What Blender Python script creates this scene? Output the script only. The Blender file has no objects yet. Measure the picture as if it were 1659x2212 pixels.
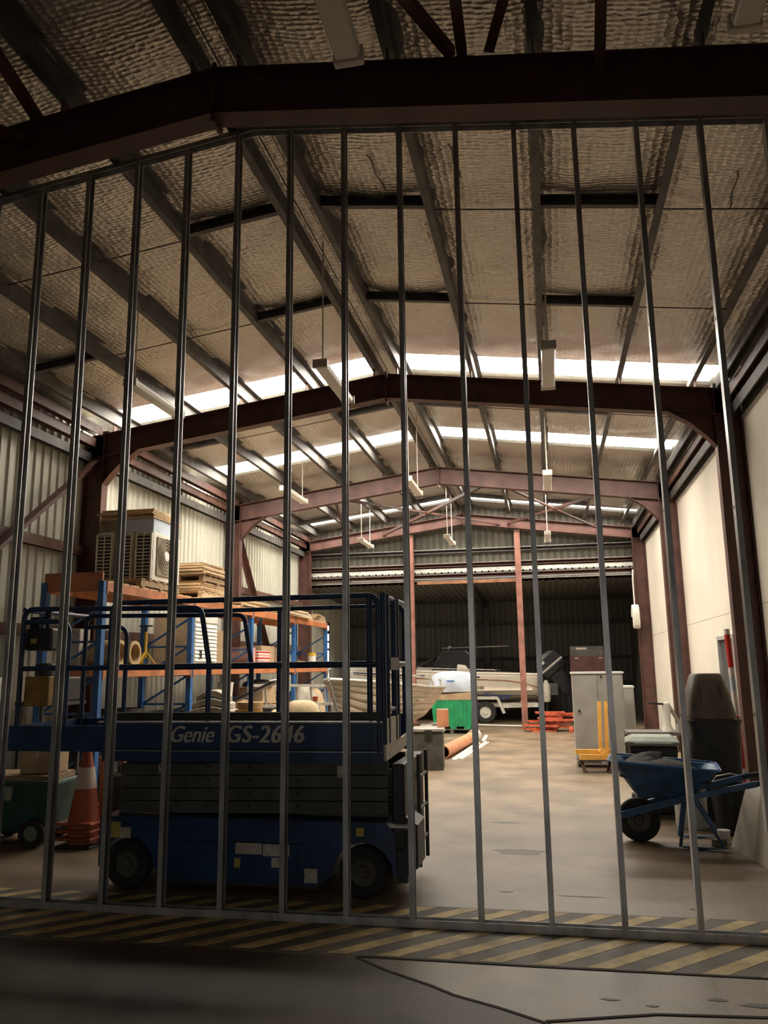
import bpy, bmesh, math, random
from mathutils import Vector, Matrix
random.seed(7)
S = bpy.context.scene
COL = S.collection

# ------------------------------------------------------------------ camera
F_PX, PITCH, YAW, ROLL, EYE = 1732.7356, 0.1918, 0.1971, -0.0131, 1.674
fw = Vector((-math.sin(YAW)*math.cos(PITCH), math.cos(YAW)*math.cos(PITCH), math.sin(PITCH)))
rt = Vector((math.cos(YAW), math.sin(YAW), 0)); up = rt.cross(fw)
r2 = math.cos(ROLL)*rt + math.sin(ROLL)*up
u2 = -math.sin(ROLL)*rt + math.cos(ROLL)*up
cam = bpy.data.cameras.new('camera'); co = bpy.data.objects.new('camera', cam); COL.objects.link(co)
cam.sensor_fit = 'HORIZONTAL'; cam.sensor_width = 36.0; cam.lens = 36.0*F_PX/1659.0
cam.clip_start = 0.05; cam.clip_end = 200
m = Matrix((r2, u2, -fw)).transposed().to_4x4(); m.translation = Vector((0, 0, EYE)); co.matrix_world = m
S.camera = co

# ------------------------------------------------------------------ world, exposure
w = bpy.data.worlds.new('sky'); S.world = w; w.use_nodes = True
nt = w.node_tree; bg = nt.nodes['Background']
bg.inputs[0].default_value = (1.0, 0.96, 0.90, 1); bg.inputs[1].default_value = 1.0
S.view_settings.view_transform = 'Standard'; S.view_settings.look = 'None'
S.view_settings.exposure = 0.2; S.view_settings.gamma = 1.0; S.view_settings.use_curve_mapping = False
SKYLIGHT = 30.0          # brightness of the daylight coming through the translucent roof sheets
S.cycles.max_bounces = 6; S.cycles.diffuse_bounces = 5; S.cycles.glossy_bounces = 3; S.cycles.adaptive_threshold = .04
S.cycles.sample_clamp_indirect = 6.0

# ------------------------------------------------------------------ materials
M = {}
def mat(name, col, rough=.6, metal=0.0, var=.18, scale=6.0, bump=0.0, bscale=30.0, col2=None, emit=0, dirt=0.0, spec=.5, stretch=None):
    if name in M: return M[name]
    mm = bpy.data.materials.new(name); mm.use_nodes = True; t = mm.node_tree; b = t.nodes['Principled BSDF']
    tc = t.nodes.new('ShaderNodeTexCoord'); src = tc.outputs['Object']
    if stretch:
        mp = t.nodes.new('ShaderNodeMapping'); mp.inputs['Scale'].default_value = stretch
        t.links.new(src, mp.inputs[0]); src = mp.outputs[0]
    no = t.nodes.new('ShaderNodeTexNoise'); no.inputs['Scale'].default_value = scale; no.inputs['Detail'].default_value = 5
    t.links.new(src, no.inputs['Vector'])
    rp = t.nodes.new('ShaderNodeMix'); rp.data_type = 'RGBA'
    c2 = col2 or tuple(max(0, c*(1-2*var)) for c in col)
    c1 = tuple(min(1, c*(1+var)) for c in col) if not col2 else col
    rp.inputs[6].default_value = (*c1, 1); rp.inputs[7].default_value = (*c2, 1)
    mr = t.nodes.new('ShaderNodeMapRange'); mr.inputs[1].default_value = .35; mr.inputs[2].default_value = .68
    t.links.new(no.outputs[0], mr.inputs[0]); t.links.new(mr.outputs[0], rp.inputs[0])
    out = rp.outputs[2]
    if dirt:
        n2 = t.nodes.new('ShaderNodeTexNoise'); n2.inputs['Scale'].default_value = scale*.35; n2.inputs['Detail'].default_value = 8
        t.links.new(tc.outputs['Object'], n2.inputs['Vector'])
        m2 = t.nodes.new('ShaderNodeMapRange'); m2.inputs[1].default_value = .5; m2.inputs[2].default_value = .75; m2.inputs[4].default_value = dirt
        t.links.new(n2.outputs[0], m2.inputs[0])
        rd = t.nodes.new('ShaderNodeMix'); rd.data_type = 'RGBA'; rd.inputs[7].default_value = (.06, .045, .03, 1)
        t.links.new(m2.outputs[0], rd.inputs[0]); t.links.new(out, rd.inputs[6]); out = rd.outputs[2]
    t.links.new(out, b.inputs['Base Color'])
    b.inputs['Roughness'].default_value = rough; b.inputs['Metallic'].default_value = metal
    b.inputs['Specular IOR Level'].default_value = spec
    if bump:
        nb = t.nodes.new('ShaderNodeTexNoise'); nb.inputs['Scale'].default_value = bscale; nb.inputs['Detail'].default_value = 4
        t.links.new(src, nb.inputs['Vector'])
        bp = t.nodes.new('ShaderNodeBump'); bp.inputs['Strength'].default_value = bump; bp.inputs['Distance'].default_value = .02
        t.links.new(nb.outputs[0], bp.inputs['Height']); t.links.new(bp.outputs[0], b.inputs['Normal'])
    if emit:
        b.inputs['Emission Color'].default_value = (*col, 1); b.inputs['Emission Strength'].default_value = emit
    M[name] = mm; return mm

mat('concrete', (.198, .143, .091), .48, 0, .2, 1.6, .12, 60, dirt=.7)
mat('red_steel', (.092, .036, .027), .55, 0, .2, 4, dirt=.35)
mat('red_post', (.27, .115, .085), .5, 0, .15, 4, dirt=.2)
mat('galv', (.48, .485, .49), .34, .6, .15, 9, .12, 14, stretch=(1, 1, .35))
mat('purlin_steel', (.10, .095, .09), .6, .0, .2, 5, dirt=.3)
mat('purlin_red', (.12, .06, .045), .55, .0, .2, 5, dirt=.3)
mat('cream_clad', (.47, .465, .395), .45, 0, .08, 2, dirt=.25, stretch=(1, 1, .15))
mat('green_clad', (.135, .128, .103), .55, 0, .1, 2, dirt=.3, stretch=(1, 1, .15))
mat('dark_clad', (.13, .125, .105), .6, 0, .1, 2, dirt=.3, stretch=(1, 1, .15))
mat('white_wall', (.67, .62, .53), .7, 0, .03, 1.2, .04, 80, dirt=.05)
mat('zinc_flash', (.62, .62, .58), .35, .4, .1, 6)
mat('lift_blue', (.010, .042, .125), .38, 0, .2, 5, dirt=.35)
mat('lift_blue_tube', (.012, .04, .11), .4, 0, .2, 5, dirt=.3)
mat('lift_grey', (.095, .092, .08), .55, .1, .2, 5, dirt=.4)
mat('black_plastic', (.018, .018, .018), .5, 0, .3, 8)
mat('black_gloss', (.02, .02, .022), .25, 0, .2, 8)
mat('rubber', (.022, .021, .02), .8, 0, .3, 12, .2, 60)
mat('sticker_white', (.55, .5, .42), .6, 0, .12, 20)
mat('sticker_yellow', (.5, .4, .1), .6, 0, .12, 20)
mat('letter_cream', (.55, .53, .46), .5, 0, .08, 20)
mat('amber_box', (.36, .2, .045), .6, 0, .2, 9)
mat('lintel_brown', (.26, .115, .05), .6, 0, .2, 5)
mat('rack_orange', (.50, .18, .07), .45, 0, .15, 5, dirt=.25)
mat('rack_blue', (.03, .13, .36), .45, 0, .15, 5, dirt=.25)
mat('timber', (.62, .44, .25), .7, 0, .2, 4, .1, 30, stretch=(1, 8, 8))
mat('timber_dark', (.34, .23, .13), .75, 0, .25, 4, .1, 30, stretch=(1, 8, 8))
mat('plywood', (.55, .39, .22), .65, 0, .15, 3)
mat('cardboard', (.42, .3, .18), .75, 0, .12, 4)
mat('white_plastic', (.72, .70, .64), .4, 0, .06, 6)
mat('pale_blue', (.50, .57, .66), .6, 0, .05, 5)
mat('ac_white', (.66, .63, .55), .5, 0, .06, 5, dirt=.15)
mat('ac_grille', (.20, .15, .09), .6, 0, .2, 8)
mat('dark_metal', (.06, .055, .05), .5, .5, .2, 8)
mat('alu', (.55, .53, .48), .38, .6, .12, 6, dirt=.15)
mat('boat_alu', (.56, .50, .40), .45, .25, .1, 4, dirt=.12)
mat('boat_bow', (.40, .43, .45), .5, .2, .1, 4)
mat('boat_white', (.90, .83, .72), .25, 0, .03, 3)
mat('navy', (.02, .035, .14), .4, 0, .1, 8)
mat('brown_stripe', (.33, .15, .05), .4, 0, .1, 8)
mat('trailer_white', (.62, .58, .5), .45, 0, .1, 5, dirt=.3)
mat('green_bin', (.012, .27, .10), .5, 0, .12, 4, bump=.1, bscale=20)
mat('dark_green', (.012, .06, .045), .5, 0, .2, 5)
mat('lid_green', (.24, .27, .21), .5, 0, .15, 5)
mat('pipe_orange', (.60, .25, .13), .5, 0, .12, 5)
mat('barrier_red', (.50, .10, .045), .5, 0, .2, 6)
mat('locker_grey', (.36, .35, .32), .5, .1, .08, 3, dirt=.2)
mat('stand_yellow', (.78, .40, .08), .45, 0, .1, 6)
mat('barrow_blue', (.03, .10, .22), .42, .1, .25, 6, dirt=.3)
mat('soil', (.03, .026, .022), .9, 0, .4, 14, .6, 20)
mat('brown_tub', (.12, .095, .07), .5, 0, .25, 4)
mat('cone_orange', (.36, .075, .03), .55, 0, .15, 6, dirt=.3)
mat('cone_white', (.6, .5, .42), .6, 0, .1, 6)
mat('tarp_tan', (.50, .38, .22), .7, 0, .15, 5, .3, 12)
mat('tarp_grey', (.33, .30, .24), .7, 0, .2, 5, .3, 12)
mat('gold_drum', (.40, .22, .05), .35, .3, .2, 6)
mat('roll_tan', (.50, .35, .18), .7, 0, .12, 6)
mat('jack_yellow', (.65, .42, .04), .45, 0, .1, 6)
mat('red_plastic', (.55, .03, .02), .45, 0, .1, 6)
mat('pink', (.58, .28, .25), .6, 0, .15, 6)
mat('door_dark', (.07, .072, .075), .5, .1, .15, 5)
mat('frame_grey', (.40, .40, .38), .5, .2, .08, 6)
mat('light_white', (.72, .66, .56), .45, 0, .05, 6)
mat('light_diffuser', (.80, .76, .68), .3, 0, .03, 6)
mat('paint_yellow', (.60, .45, .20), .7, 0, .18, 7, dirt=.6)
mat('paint_black', (.13, .112, .085), .7, 0, .2, 6, dirt=.3)
mat('joint_dark', (.035, .028, .02), .9, 0, .2, 10)
mat('shaded_slab', (.07, .052, .035), .6, 0, .2, 2, .12, 60, dirt=.4)  # darker slab tone with foreground shade mixed in
mat('maroon', (.085, .03, .025), .5, 0, .2, 5)
mat('wire', (.10, .09, .08), .5, .4, .1, 8)
mat('stain_dark', (.10, .08, .06), .6, 0, .3, 12)

def emission(name, col, st):
    mm = bpy.data.materials.new(name); mm.use_nodes = True; t = mm.node_tree; t.nodes.clear()
    o = t.nodes.new('ShaderNodeOutputMaterial'); e = t.nodes.new('ShaderNodeEmission')
    e.inputs[0].default_value = (*col, 1); e.inputs[1].default_value = st; t.links.new(e.outputs[0], o.inputs[0]); M[name] = mm
emission('skylight', (1.0, .915, .785), SKYLIGHT)
emission('daylight_gap', (1.0, .96, .88), 5.0)

def foil_mat():
    mm = bpy.data.materials.new('foil'); mm.use_nodes = True; t = mm.node_tree; b = t.nodes['Principled BSDF']
    tc = t.nodes.new('ShaderNodeTexCoord'); L = t.links.new
    mp = t.nodes.new('ShaderNodeMapping'); mp.inputs['Scale'].default_value = (1, 1.6, 0); L(tc.outputs['Object'], mp.inputs[0])
    vo = t.nodes.new('ShaderNodeTexVoronoi'); vo.inputs['Scale'].default_value = 15; vo.inputs['Randomness'].default_value = .35; L(mp.outputs[0], vo.inputs['Vector'])
    no = t.nodes.new('ShaderNodeTexNoise'); no.inputs['Scale'].default_value = 5; no.inputs['Detail'].default_value = 6; no.inputs['Distortion'].default_value = 1.2; L(tc.outputs['Object'], no.inputs['Vector'])
    b1 = t.nodes.new('ShaderNodeBump'); b1.inputs['Strength'].default_value = .55; b1.inputs['Distance'].default_value = .03; L(vo.outputs['Distance'], b1.inputs['Height'])
    b2 = t.nodes.new('ShaderNodeBump'); b2.inputs['Strength'].default_value = .5; b2.inputs['Distance'].default_value = .05; L(no.outputs[0], b2.inputs['Height']); L(b1.outputs[0], b2.inputs['Normal'])
    L(b2.outputs[0], b.inputs['Normal'])
    n3 = t.nodes.new('ShaderNodeTexNoise'); n3.inputs['Scale'].default_value = 1.3; n3.inputs['Detail'].default_value = 5; L(tc.outputs['Object'], n3.inputs['Vector'])
    mx = t.nodes.new('ShaderNodeMix'); mx.data_type = 'RGBA'; mx.inputs[6].default_value = (.52, .48, .425, 1); mx.inputs[7].default_value = (.72, .67, .60, 1)
    L(n3.outputs[0], mx.inputs[0]); L(mx.outputs[2], b.inputs['Base Color'])
    b.inputs['Metallic'].default_value = .75; b.inputs['Roughness'].default_value = .42; M['foil'] = mm
foil_mat()

# ------------------------------------------------------------------ mesh building
class MB:
    def __init__(s): s.v = []; s.f = []
    def add(s, vs, fs):
        o = len(s.v); s.v += [tuple(q) for q in vs]; s.f += [tuple(i+o for i in q) for q in fs]; return s
    def bx(s, x0, x1, y0, y1, z0, z1):
        return s.add([(x, y, z) for x in (x0, x1) for y in (y0, y1) for z in (z0, z1)],
                     [(0,1,3,2),(4,6,7,5),(0,4,5,1),(2,3,7,6),(0,2,6,4),(1,5,7,3)])
    def box(s, c, d, R=None):
        vs = [Vector((x*d[0]/2, y*d[1]/2, z*d[2]/2)) for x in (-1,1) for y in (-1,1) for z in (-1,1)]
        if R: vs = [R @ q for q in vs]
        return s.add([q+Vector(c) for q in vs], [(0,1,3,2),(4,6,7,5),(0,4,5,1),(2,3,7,6),(0,2,6,4),(1,5,7,3)])
    def frame(s, p, q, upv=(0,0,1)):
        p, q = Vector(p), Vector(q); d = (q-p).normalized(); u = Vector(upv)
        if abs(d.dot(u)) > .98: u = Vector((0,1,0)) if abs(d.y) < .9 else Vector((1,0,0))
        a = d.cross(u).normalized(); return p, q, a, a.cross(d).normalized()
    def sweep(s, p, q, poly, upv=(0,0,1)):           # poly: (side, up) points swept from p to q
        p, q, a, b = s.frame(p, q, upv); n = len(poly)
        vs = [e + a*x + b*y for e in (p, q) for x, y in poly]
        return s.add(vs, [(i, (i+1)%n, n+(i+1)%n, n+i) for i in range(n)] + [tuple(range(n))[::-1], tuple(range(n, 2*n))])
    def bar(s, p, q, w_, h_, upv=(0,0,1)):
        return s.sweep(p, q, [(-w_/2,-h_/2),(w_/2,-h_/2),(w_/2,h_/2),(-w_/2,h_/2)], upv)
    def ibeam(s, p, q, depth, wid, tf=.014, tw=.012, upv=(0,0,1)):
        h_, b = depth/2, wid/2
        return s.sweep(p, q, [(-b,-h_),(b,-h_),(b,-h_+tf),(tw/2,-h_+tf),(tw/2,h_-tf),(b,h_-tf),(b,h_),(-b,h_),(-b,h_-tf),(-tw/2,h_-tf),(-tw/2,-h_+tf),(-b,-h_+tf)], upv)
    def chan(s, p, q, wid, depth, t=.004, lip=.012, upv=(0,0,1)):   # C section, open towards +side
        w2, d2 = wid/2, depth/2
        return s.sweep(p, q, [(-w2,-d2),(w2,-d2),(w2,-d2+lip),(w2-t,-d2+lip),(w2-t,-d2+t),(-w2+t,-d2+t),(-w2+t,d2-t),(w2-t,d2-t),(w2-t,d2-lip),(w2,d2-lip),(w2,d2),(-w2,d2)], upv)
    def zed(s, p, q, depth, fl, t=.006, upv=(0,0,1)):
        d2 = depth/2
        return s.sweep(p, q, [(-t/2,-d2+t),(-fl,-d2+t),(-fl,-d2),(t/2,-d2),(t/2,d2-t),(fl,d2-t),(fl,d2),(-t/2,d2)], upv)
    def angle(s, p, q, w_=.06, t=.007, upv=(0,0,1)):
        return s.sweep(p, q, [(0,0),(w_,0),(w_,t),(t,t),(t,w_),(0,w_)], upv)
    def cyl(s, p, q, r0, r1=None, n=16):
        r1 = r0 if r1 is None else r1; p, q, a, b = s.frame(p, q)
        vs = [e + (a*math.cos(k*2*math.pi/n) + b*math.sin(k*2*math.pi/n))*r for e, r in ((p, r0), (q, r1)) for k in range(n)]
        return s.add(vs, [(i, (i+1)%n, n+(i+1)%n, n+i) for i in range(n)] + [tuple(range(n))[::-1], tuple(range(n, 2*n))])
    def tube(s, pts, r, n=8, closed=False):
        pts = [Vector(q) for q in pts]; N = len(pts); rings = []; a = None
        for i, q in enumerate(pts):
            if closed: d = (pts[(i+1)%N]-pts[i-1]).normalized()
            else: d = (pts[min(i+1,N-1)]-pts[max(i-1,0)]).normalized()
            if a is None:
                u = Vector((0,0,1)) if abs(d.z) < .9 else Vector((1,0,0)); a = d.cross(u).normalized()
            a = (a - d*a.dot(d)).normalized(); b = d.cross(a)
            rings.append([q + (a*math.cos(k*2*math.pi/n) + b*math.sin(k*2*math.pi/n))*r for k in range(n)])
        vs = [x for rg in rings for x in rg]; fs = []
        for i in range(N if closed else N-1):
            j = (i+1) % N
            fs += [(i*n+k, i*n+(k+1)%n, j*n+(k+1)%n, j*n+k) for k in range(n)]
        if not closed: fs += [tuple(range(n))[::-1], tuple(range((N-1)*n, N*n))]
        return s.add(vs, fs)
    def lathe(s, prof, n=24, c=(0,0,0), axis='z', caps=True):
        vs = []
        for r, z in prof:
            for k in range(n):
                x, y = r*math.cos(k*2*math.pi/n), r*math.sin(k*2*math.pi/n)
                q = (x, y, z) if axis == 'z' else ((x, z, y) if axis == 'y' else (z, x, y))
                vs.append((c[0]+q[0], c[1]+q[1], c[2]+q[2]))
        P = len(prof)
        fs = [(i*n+k, i*n+(k+1)%n, (i+1)*n+(k+1)%n, (i+1)*n+k) for i in range(P-1) for k in range(n)]
        if caps and prof[0][0] > 1e-4: fs.append(tuple(range(n))[::-1])
        if caps and prof[-1][0] > 1e-4: fs.append(tuple(range((P-1)*n, P*n)))
        return s.add(vs, fs)
    def prism(s, poly, axis, a, b):
        def at(e, u, v): return (e, u, v) if axis == 'x' else ((u, e, v) if axis == 'y' else (u, v, e))
        n = len(poly); vs = [at(e, u, v) for e in (a, b) for u, v in poly]
        return s.add(vs, [(i, (i+1)%n, n+(i+1)%n, n+i) for i in range(n)] + [tuple(range(n))[::-1], tuple(range(n, 2*n))])
    def loft(s, rings, caps=True, closed=True):
        n = len(rings[0]); vs = [q for rg in rings for q in rg]; fs = []
        for i in range(len(rings)-1):
            for k in range(n if closed else n-1):
                fs.append((i*n+k, i*n+(k+1)%n, (i+1)*n+(k+1)%n, (i+1)*n+k))
        if caps: fs += [tuple(range(n))[::-1], tuple(range((len(rings)-1)*n, len(rings)*n))]
        return s.add(vs, fs)
    def grid(s, nu, nv, fn):
        vs = [fn(i/(nu-1), j/(nv-1)) for i in range(nu) for j in range(nv)]
        return s.add(vs, [(i*nv+j, i*nv+j+1, (i+1)*nv+j+1, (i+1)*nv+j) for i in range(nu-1) for j in range(nv-1)])
    def build(s, name, mt, parent=None, smooth=False, bevel=0, loc=None, rz=0, solid=0):
        me = bpy.data.meshes.new(name); me.from_pydata(s.v, [], s.f)
        b = bmesh.new(); b.from_mesh(me); bmesh.ops.recalc_face_normals(b, faces=b.faces); b.to_mesh(me); b.free()
        if smooth:
            for pl in me.polygons: pl.use_smooth = True
            me.set_sharp_from_angle(angle=math.radians(38))
        o = bpy.data.objects.new(name, me); COL.objects.link(o)
        me.materials.append(M[mt] if isinstance(mt, str) else mt)
        if parent: o.parent = parent
        if loc: o.location = loc
        o.rotation_euler = (0, 0, rz)
        if solid:
            q = o.modifiers.new('thick', 'SOLIDIFY'); q.thickness = solid; q.offset = 0
        if bevel:
            q = o.modifiers.new('edge', 'BEVEL'); q.width = bevel; q.segments = 2; q.limit_method = 'ANGLE'; q.angle_limit = math.radians(40)
        return o

def tag(o, label, cat, group=None):
    o['label'] = label; o['category'] = cat
    if group: o['group'] = group
    return o
def thing(name, label, cat, loc=(0,0,0), rz=0, group=None):
    o = bpy.data.objects.new(name, None); COL.objects.link(o); o.empty_display_size = .1
    o.location = loc; o.rotation_euler = (0, 0, rz); return tag(o, label, cat, group)
ORD = ['bottom', 'second', 'third', 'fourth', 'fifth', 'sixth', 'seventh', 'eighth', 'ninth', 'tenth', 'eleventh']
def nth(i, n): return 'top' if i == n-1 else ('bottom' if i == 0 else ORD[i]+' lowest')
def struct(o): o['kind'] = 'structure'; return o
def root(name):
    o = bpy.data.objects.new(name, None); COL.objects.link(o); o.empty_display_size = .1; return struct(o)
def copy_tree(src, loc, rz=None, label=None, group=None):
    def cp(o, par):
        c = o.copy(); COL.objects.link(c); c.parent = par
        for ch in o.children: cp(ch, c)
        return c
    kids = list(src.children); r = src.copy(); COL.objects.link(r); r.location = loc
    if rz is not None: r.rotation_euler = (0, 0, rz)
    if label: r['label'] = label
    if group: r['group'] = group
    for ch in kids: cp(ch, r)
    return r
def rep(o, parent, loc=None, rz=None):          # one more piece that shares the mesh of o
    c = o.copy(); COL.objects.link(c); c.parent = parent
    if loc is not None: c.location = loc
    if rz is not None: c.rotation_euler = (0, 0, rz)
    return c
def text_mesh(name, body, size, mt, parent, loc, rot, shear=0, bold=0, ext=.002, space=1.0, fit=None, fat=0):
    cu = bpy.data.curves.new(name, 'FONT'); cu.body = body; cu.size = size; cu.shear = shear; cu.offset = bold; cu.extrude = ext; cu.space_character = space
    t = bpy.data.objects.new(name, cu); COL.objects.link(t); bpy.context.view_layer.update()
    me = bpy.data.meshes.new_from_object(t.evaluated_get(bpy.context.evaluated_depsgraph_get())); me.name = name
    bpy.data.objects.remove(t); bpy.data.curves.remove(cu)
    if fit:
        xs = [q.co.x for q in me.vertices]; ys = [q.co.y for q in me.vertices]; kx = fit[0]/(max(xs)-min(xs)); ky = fit[1]/(max(ys)-min(ys)); x0, y0 = min(xs), min(ys)
        for q in me.vertices: q.co.x = (q.co.x-x0)*kx; q.co.y = (q.co.y-y0)*ky
    if fat:                      # heavier strokes: the same letters printed a hair to the side
        bm = bmesh.new(); bm.from_mesh(me); g0 = bm.verts[:] + bm.edges[:] + bm.faces[:]
        for k in (1, 2, 3):
            d = bmesh.ops.duplicate(bm, geom=g0)
            bmesh.ops.translate(bm, vec=(fat*k/3, 0, .0002*k), verts=[q for q in d['geom'] if isinstance(q, bmesh.types.BMVert)])
        bm.to_mesh(me); bm.free()
    me.materials.clear(); me.materials.append(M[mt])
    o = bpy.data.objects.new(name, me); COL.objects.link(o); o.parent = parent; o.location = loc; o.rotation_euler = rot; return o

# ------------------------------------------------------------------ the shed: dimensions
AX, SL = -2.17, .1323             # ridge line and roof slope
XL, XR = -7.06, 2.72              # inner faces of the side walls
CI = 4.54                         # ridge to inner face of the columns
FRAMES = [-1.0, 4.85, 11.2, 17.0, 22.8]
YB, YE, YK = -5.0, 22.9, 28.4     # wall behind the camera, end frame, back wall of the annex
PB, FZ, WT = 6.105, 6.31, 6.10    # ridge height of purlin undersides, foil, top of the stud wall
ST_Y, ST_X0 = 5.634, -4.114       # stud wall
SKY = [(11.15, 11.95), (14.95, 15.8), (19.1, 19.95), (21.75, 22.25)]
def rz_(x, z0): return z0 - SL*abs(x-AX)

# floor with painted hatching and joints
fl = MB(); fl.bx(XL-.3, XR+.3, YB-.3, YK+.3, -.2, 0)
floor = struct(fl.build('floor', 'concrete'))
def stripe(x, y0, y1, k=1.08, wd=.15):       # leaning band of paint
    b = MB(); dx = (y1-y0)*k
    b.prism([(x, y0), (x+wd, y0), (x+wd+dx, y1), (x+dx, y1)], 'z', .0005, .003)
    return b
bk = MB(); bk.bx(-6.9, 2.5, 5.03, 6.09, .0002, .0015); bk.build('hatch_ground', 'paint_black', floor)
for i in range(32):
    stripe(-7.2+i*.305, 5.05, 6.07, 1.0, .14).build('hatch_stripe', 'paint_yellow', floor)
ds = MB(); ds.prism([(-6.9, 5.0), (-1.2, 5.0), (-.98, 4.82), (-.71, 4.65), (-.57, 4.54), (-.33, 4.42), (-.1, 4.28), (.1, 4.1), (.1, -4.9), (-6.9, -4.9)], 'z', .0002, .0015); ds.build('shaded_slab_patch', 'shaded_slab', floor)  # darker slab, shade in its colour; run back unseen to darken the foil
for pts in ([(-1.2,5.02),(-.2,5.02),(.5,5.03),(1.07,5.04),(2.6,5.05)], [(-1.2,5.0),(-.98,4.82),(-.71,4.65),(-.57,4.54),(-.33,4.42),(-.1,4.28),(.1,4.1)], [(-.1,4.30),(.15,4.38),(.43,4.47),(.95,4.52),(1.8,4.5)]):
    b = MB()
    for p, q in zip(pts, pts[1:]): b.bar((*p, .002), (*q, .002), .022, .004)
    b.build('floor_joint', 'joint_dark', floor)
for x, y, sx, sy in ((.22,4.62,.04,.015),(.95,4.66,.1,.03),(.42,4.57,.03,.015),(.75,4.7,.05,.02),(.75,5.9,.03,.02),(-.4,6.55,.05,.02),(.15,6.5,.14,.01),(-.35,7.9,.25,.12),(-.55,9.3,.14,.06),(-4.15,6.35,.06,.02),(.9,6.3,.03,.02)):
    b = MB(); b.lathe([(0,.0005),(1,.0005),(.9,.002),(0,.002)], 12); b.v = [(x+q[0]*sx*(1+.3*math.sin(9*q[1]+x*7)), y+q[1]*sy, q[2]) for q in b.v]
    b.build('oil_stain', 'stain_dark', floor)

# cladding: trapezoid ribbed sheet, u along the wall, n outwards relief
def rib_profile(width, pitch=.19, depth=.03):
    pts = []; n = max(1, round(width/pitch)); pw = width/n
    for i in range(n):
        o = i*pw
        pts += [(o, 0), (o+pw*.60, 0), (o+pw*.70, depth), (o+pw*.90, depth)]
    pts.append((width, 0)); return pts
def clad_mesh(name, width, h, mt, axis, sgn=1, pitch=.19, depth=.03):
    b = MB(); pr = rib_profile(width, pitch, depth); vs = []
    for u, d in pr:
        for z in (0, h): vs.append((u, d*sgn, z) if axis == 'x' else (d*sgn, u, z))
    b.add(vs, [(2*i, 2*i+1, 2*i+3, 2*i+2) for i in range(len(pr)-1)])
    return b

# left wall: cream sheets, girts, braces
wl = root('wall_left')
SW = .76
pro = None; y = YB
n = int((YK+.1-YB)/SW)+1
for i in range(n):
    if pro is None: pro = clad_mesh('cladding_sheet', SW, 5.55, 'cream_clad', 'y', 1).build('cladding_sheet', 'cream_clad', wl, loc=(XL-.04, YB, .02))
    else: rep(pro, wl, (XL-.04, YB+i*SW, .02))
b = MB(); b.bx(XL-.14, XL-.1, YB, YK+.3, 0, 6); b.build('outer_skin', 'dark_clad', wl)
for z in (.9, 2.25, 3.5):
    for a, c in zip(FRAMES, FRAMES[1:]):
        g = MB(); g.chan((XL+.06, a+.1, z), (XL+.06, c-.1, z), .15, .10, .006, .02, upv=(1,0,0)); g.build('girt', 'purlin_red' if z > 1 else 'purlin_steel', wl)
for z, dx in ((4.98, .10), (5.22, .16), (5.4, .26)):
    for a, c in zip(FRAMES, FRAMES[1:]):
        g = MB(); g.chan((XL+dx, a+.1, z), (XL+dx, c-.1, z), .14, .12, .006, .02, upv=(1,0,0)); g.build('eave_girt', 'purlin_red' if z > 5 else 'purlin_steel', wl)
for (y0, z0), (y1, z1) in (((8.2, 2.7), (11.1, 4.95)), ((17.15, 4.75), (19.4, 2.0)), ((5.1, 2.5), (8.2, .2))):
    g = MB(); g.angle((XL+.17, y0, z0), (XL+.17, y1, z1), .13, .012, upv=(1,0,0)); g.build('wall_brace', 'red_steel', wl)

# right wall: white painted concrete panels, dark strip of sheet above
wr = root('wall_right')
for a, c in zip(FRAMES, FRAMES[1:]):
    ys = [a, (a+c)/2, c]
    zs = [0, 2.42, 4.9]
    for z0, z1 in zip(zs, zs[1:]):
        p = MB()
        if a == 11.2:
            if z0 == 0:
                p.bx(XR, XR+.15, a, 12.85, z0+.003, z1-.003); p.bx(XR, XR+.15, 14.02, c, z0+.003, z1-.003); p.bx(XR, XR+.15, 12.85, 14.02, 2.1, z1-.003)
            else: p.bx(XR, XR+.15, a, c, z0+.003, z1-.003)
        else: p.bx(XR, XR+.15, a, c, z0+.003, z1-.003)
        p.build('wall_panel', 'white_wall', wr)
p = MB(); p.bx(XR, XR+.15, YB, FRAMES[0], 0, 4.9); p.build('wall_panel', 'white_wall', wr)
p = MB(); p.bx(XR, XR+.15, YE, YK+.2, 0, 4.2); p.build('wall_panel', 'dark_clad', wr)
p = MB(); p.bx(XR+.16, XR+.2, YB, YK+.3, 0, 6); p.build('outer_skin', 'dark_clad', wr)
p = MB(); p.bx(XR-.02, XR+.1, YB, YE, 4.9, 4.94); p.build('panel_capping', 'zinc_flash', wr)
for z, dx, mt in ((5.05, .06, 'purlin_steel'), (5.25, .12, 'purlin_red'), (5.42, .24, 'purlin_steel')):
    for a, c in zip(FRAMES, FRAMES[1:]):
        g = MB(); g.chan((XR-dx, c-.1, z), (XR-dx, a+.1, z), .15, .13, .006, .02, upv=(-1,0,0)); g.build('eave_girt', mt, wr)
p = MB(); p.bx(XR+.05, XR+.1, YB, YE, 4.94, 5.8); p.build('upper_lining', 'dark_metal', wr)
d1 = root('door_1')
b = MB(); b.bx(XR+.02, XR+.07, 12.91, 13.96, .01, 2.04); b.build('door_leaf', 'door_dark', d1)
b = MB(); b.bx(XR-.03, XR+.1, 12.85, 12.91, 0, 2.1); b.bx(XR-.03, XR+.1, 13.96, 14.02, 0, 2.1); b.bx(XR-.03, XR+.1, 12.91, 13.96, 2.04, 2.1); b.build('door_frame', 'frame_grey', d1)
b = MB(); b.cyl((XR+.02, 13.05, 1.02), (XR-.05, 13.05, 1.02), .012, n=10); b.bar((XR-.05, 13.05, 1.02), (XR-.05, 13.17, 1.02), .02, .02); b.build('door_handle', 'alu', d1)

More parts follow.
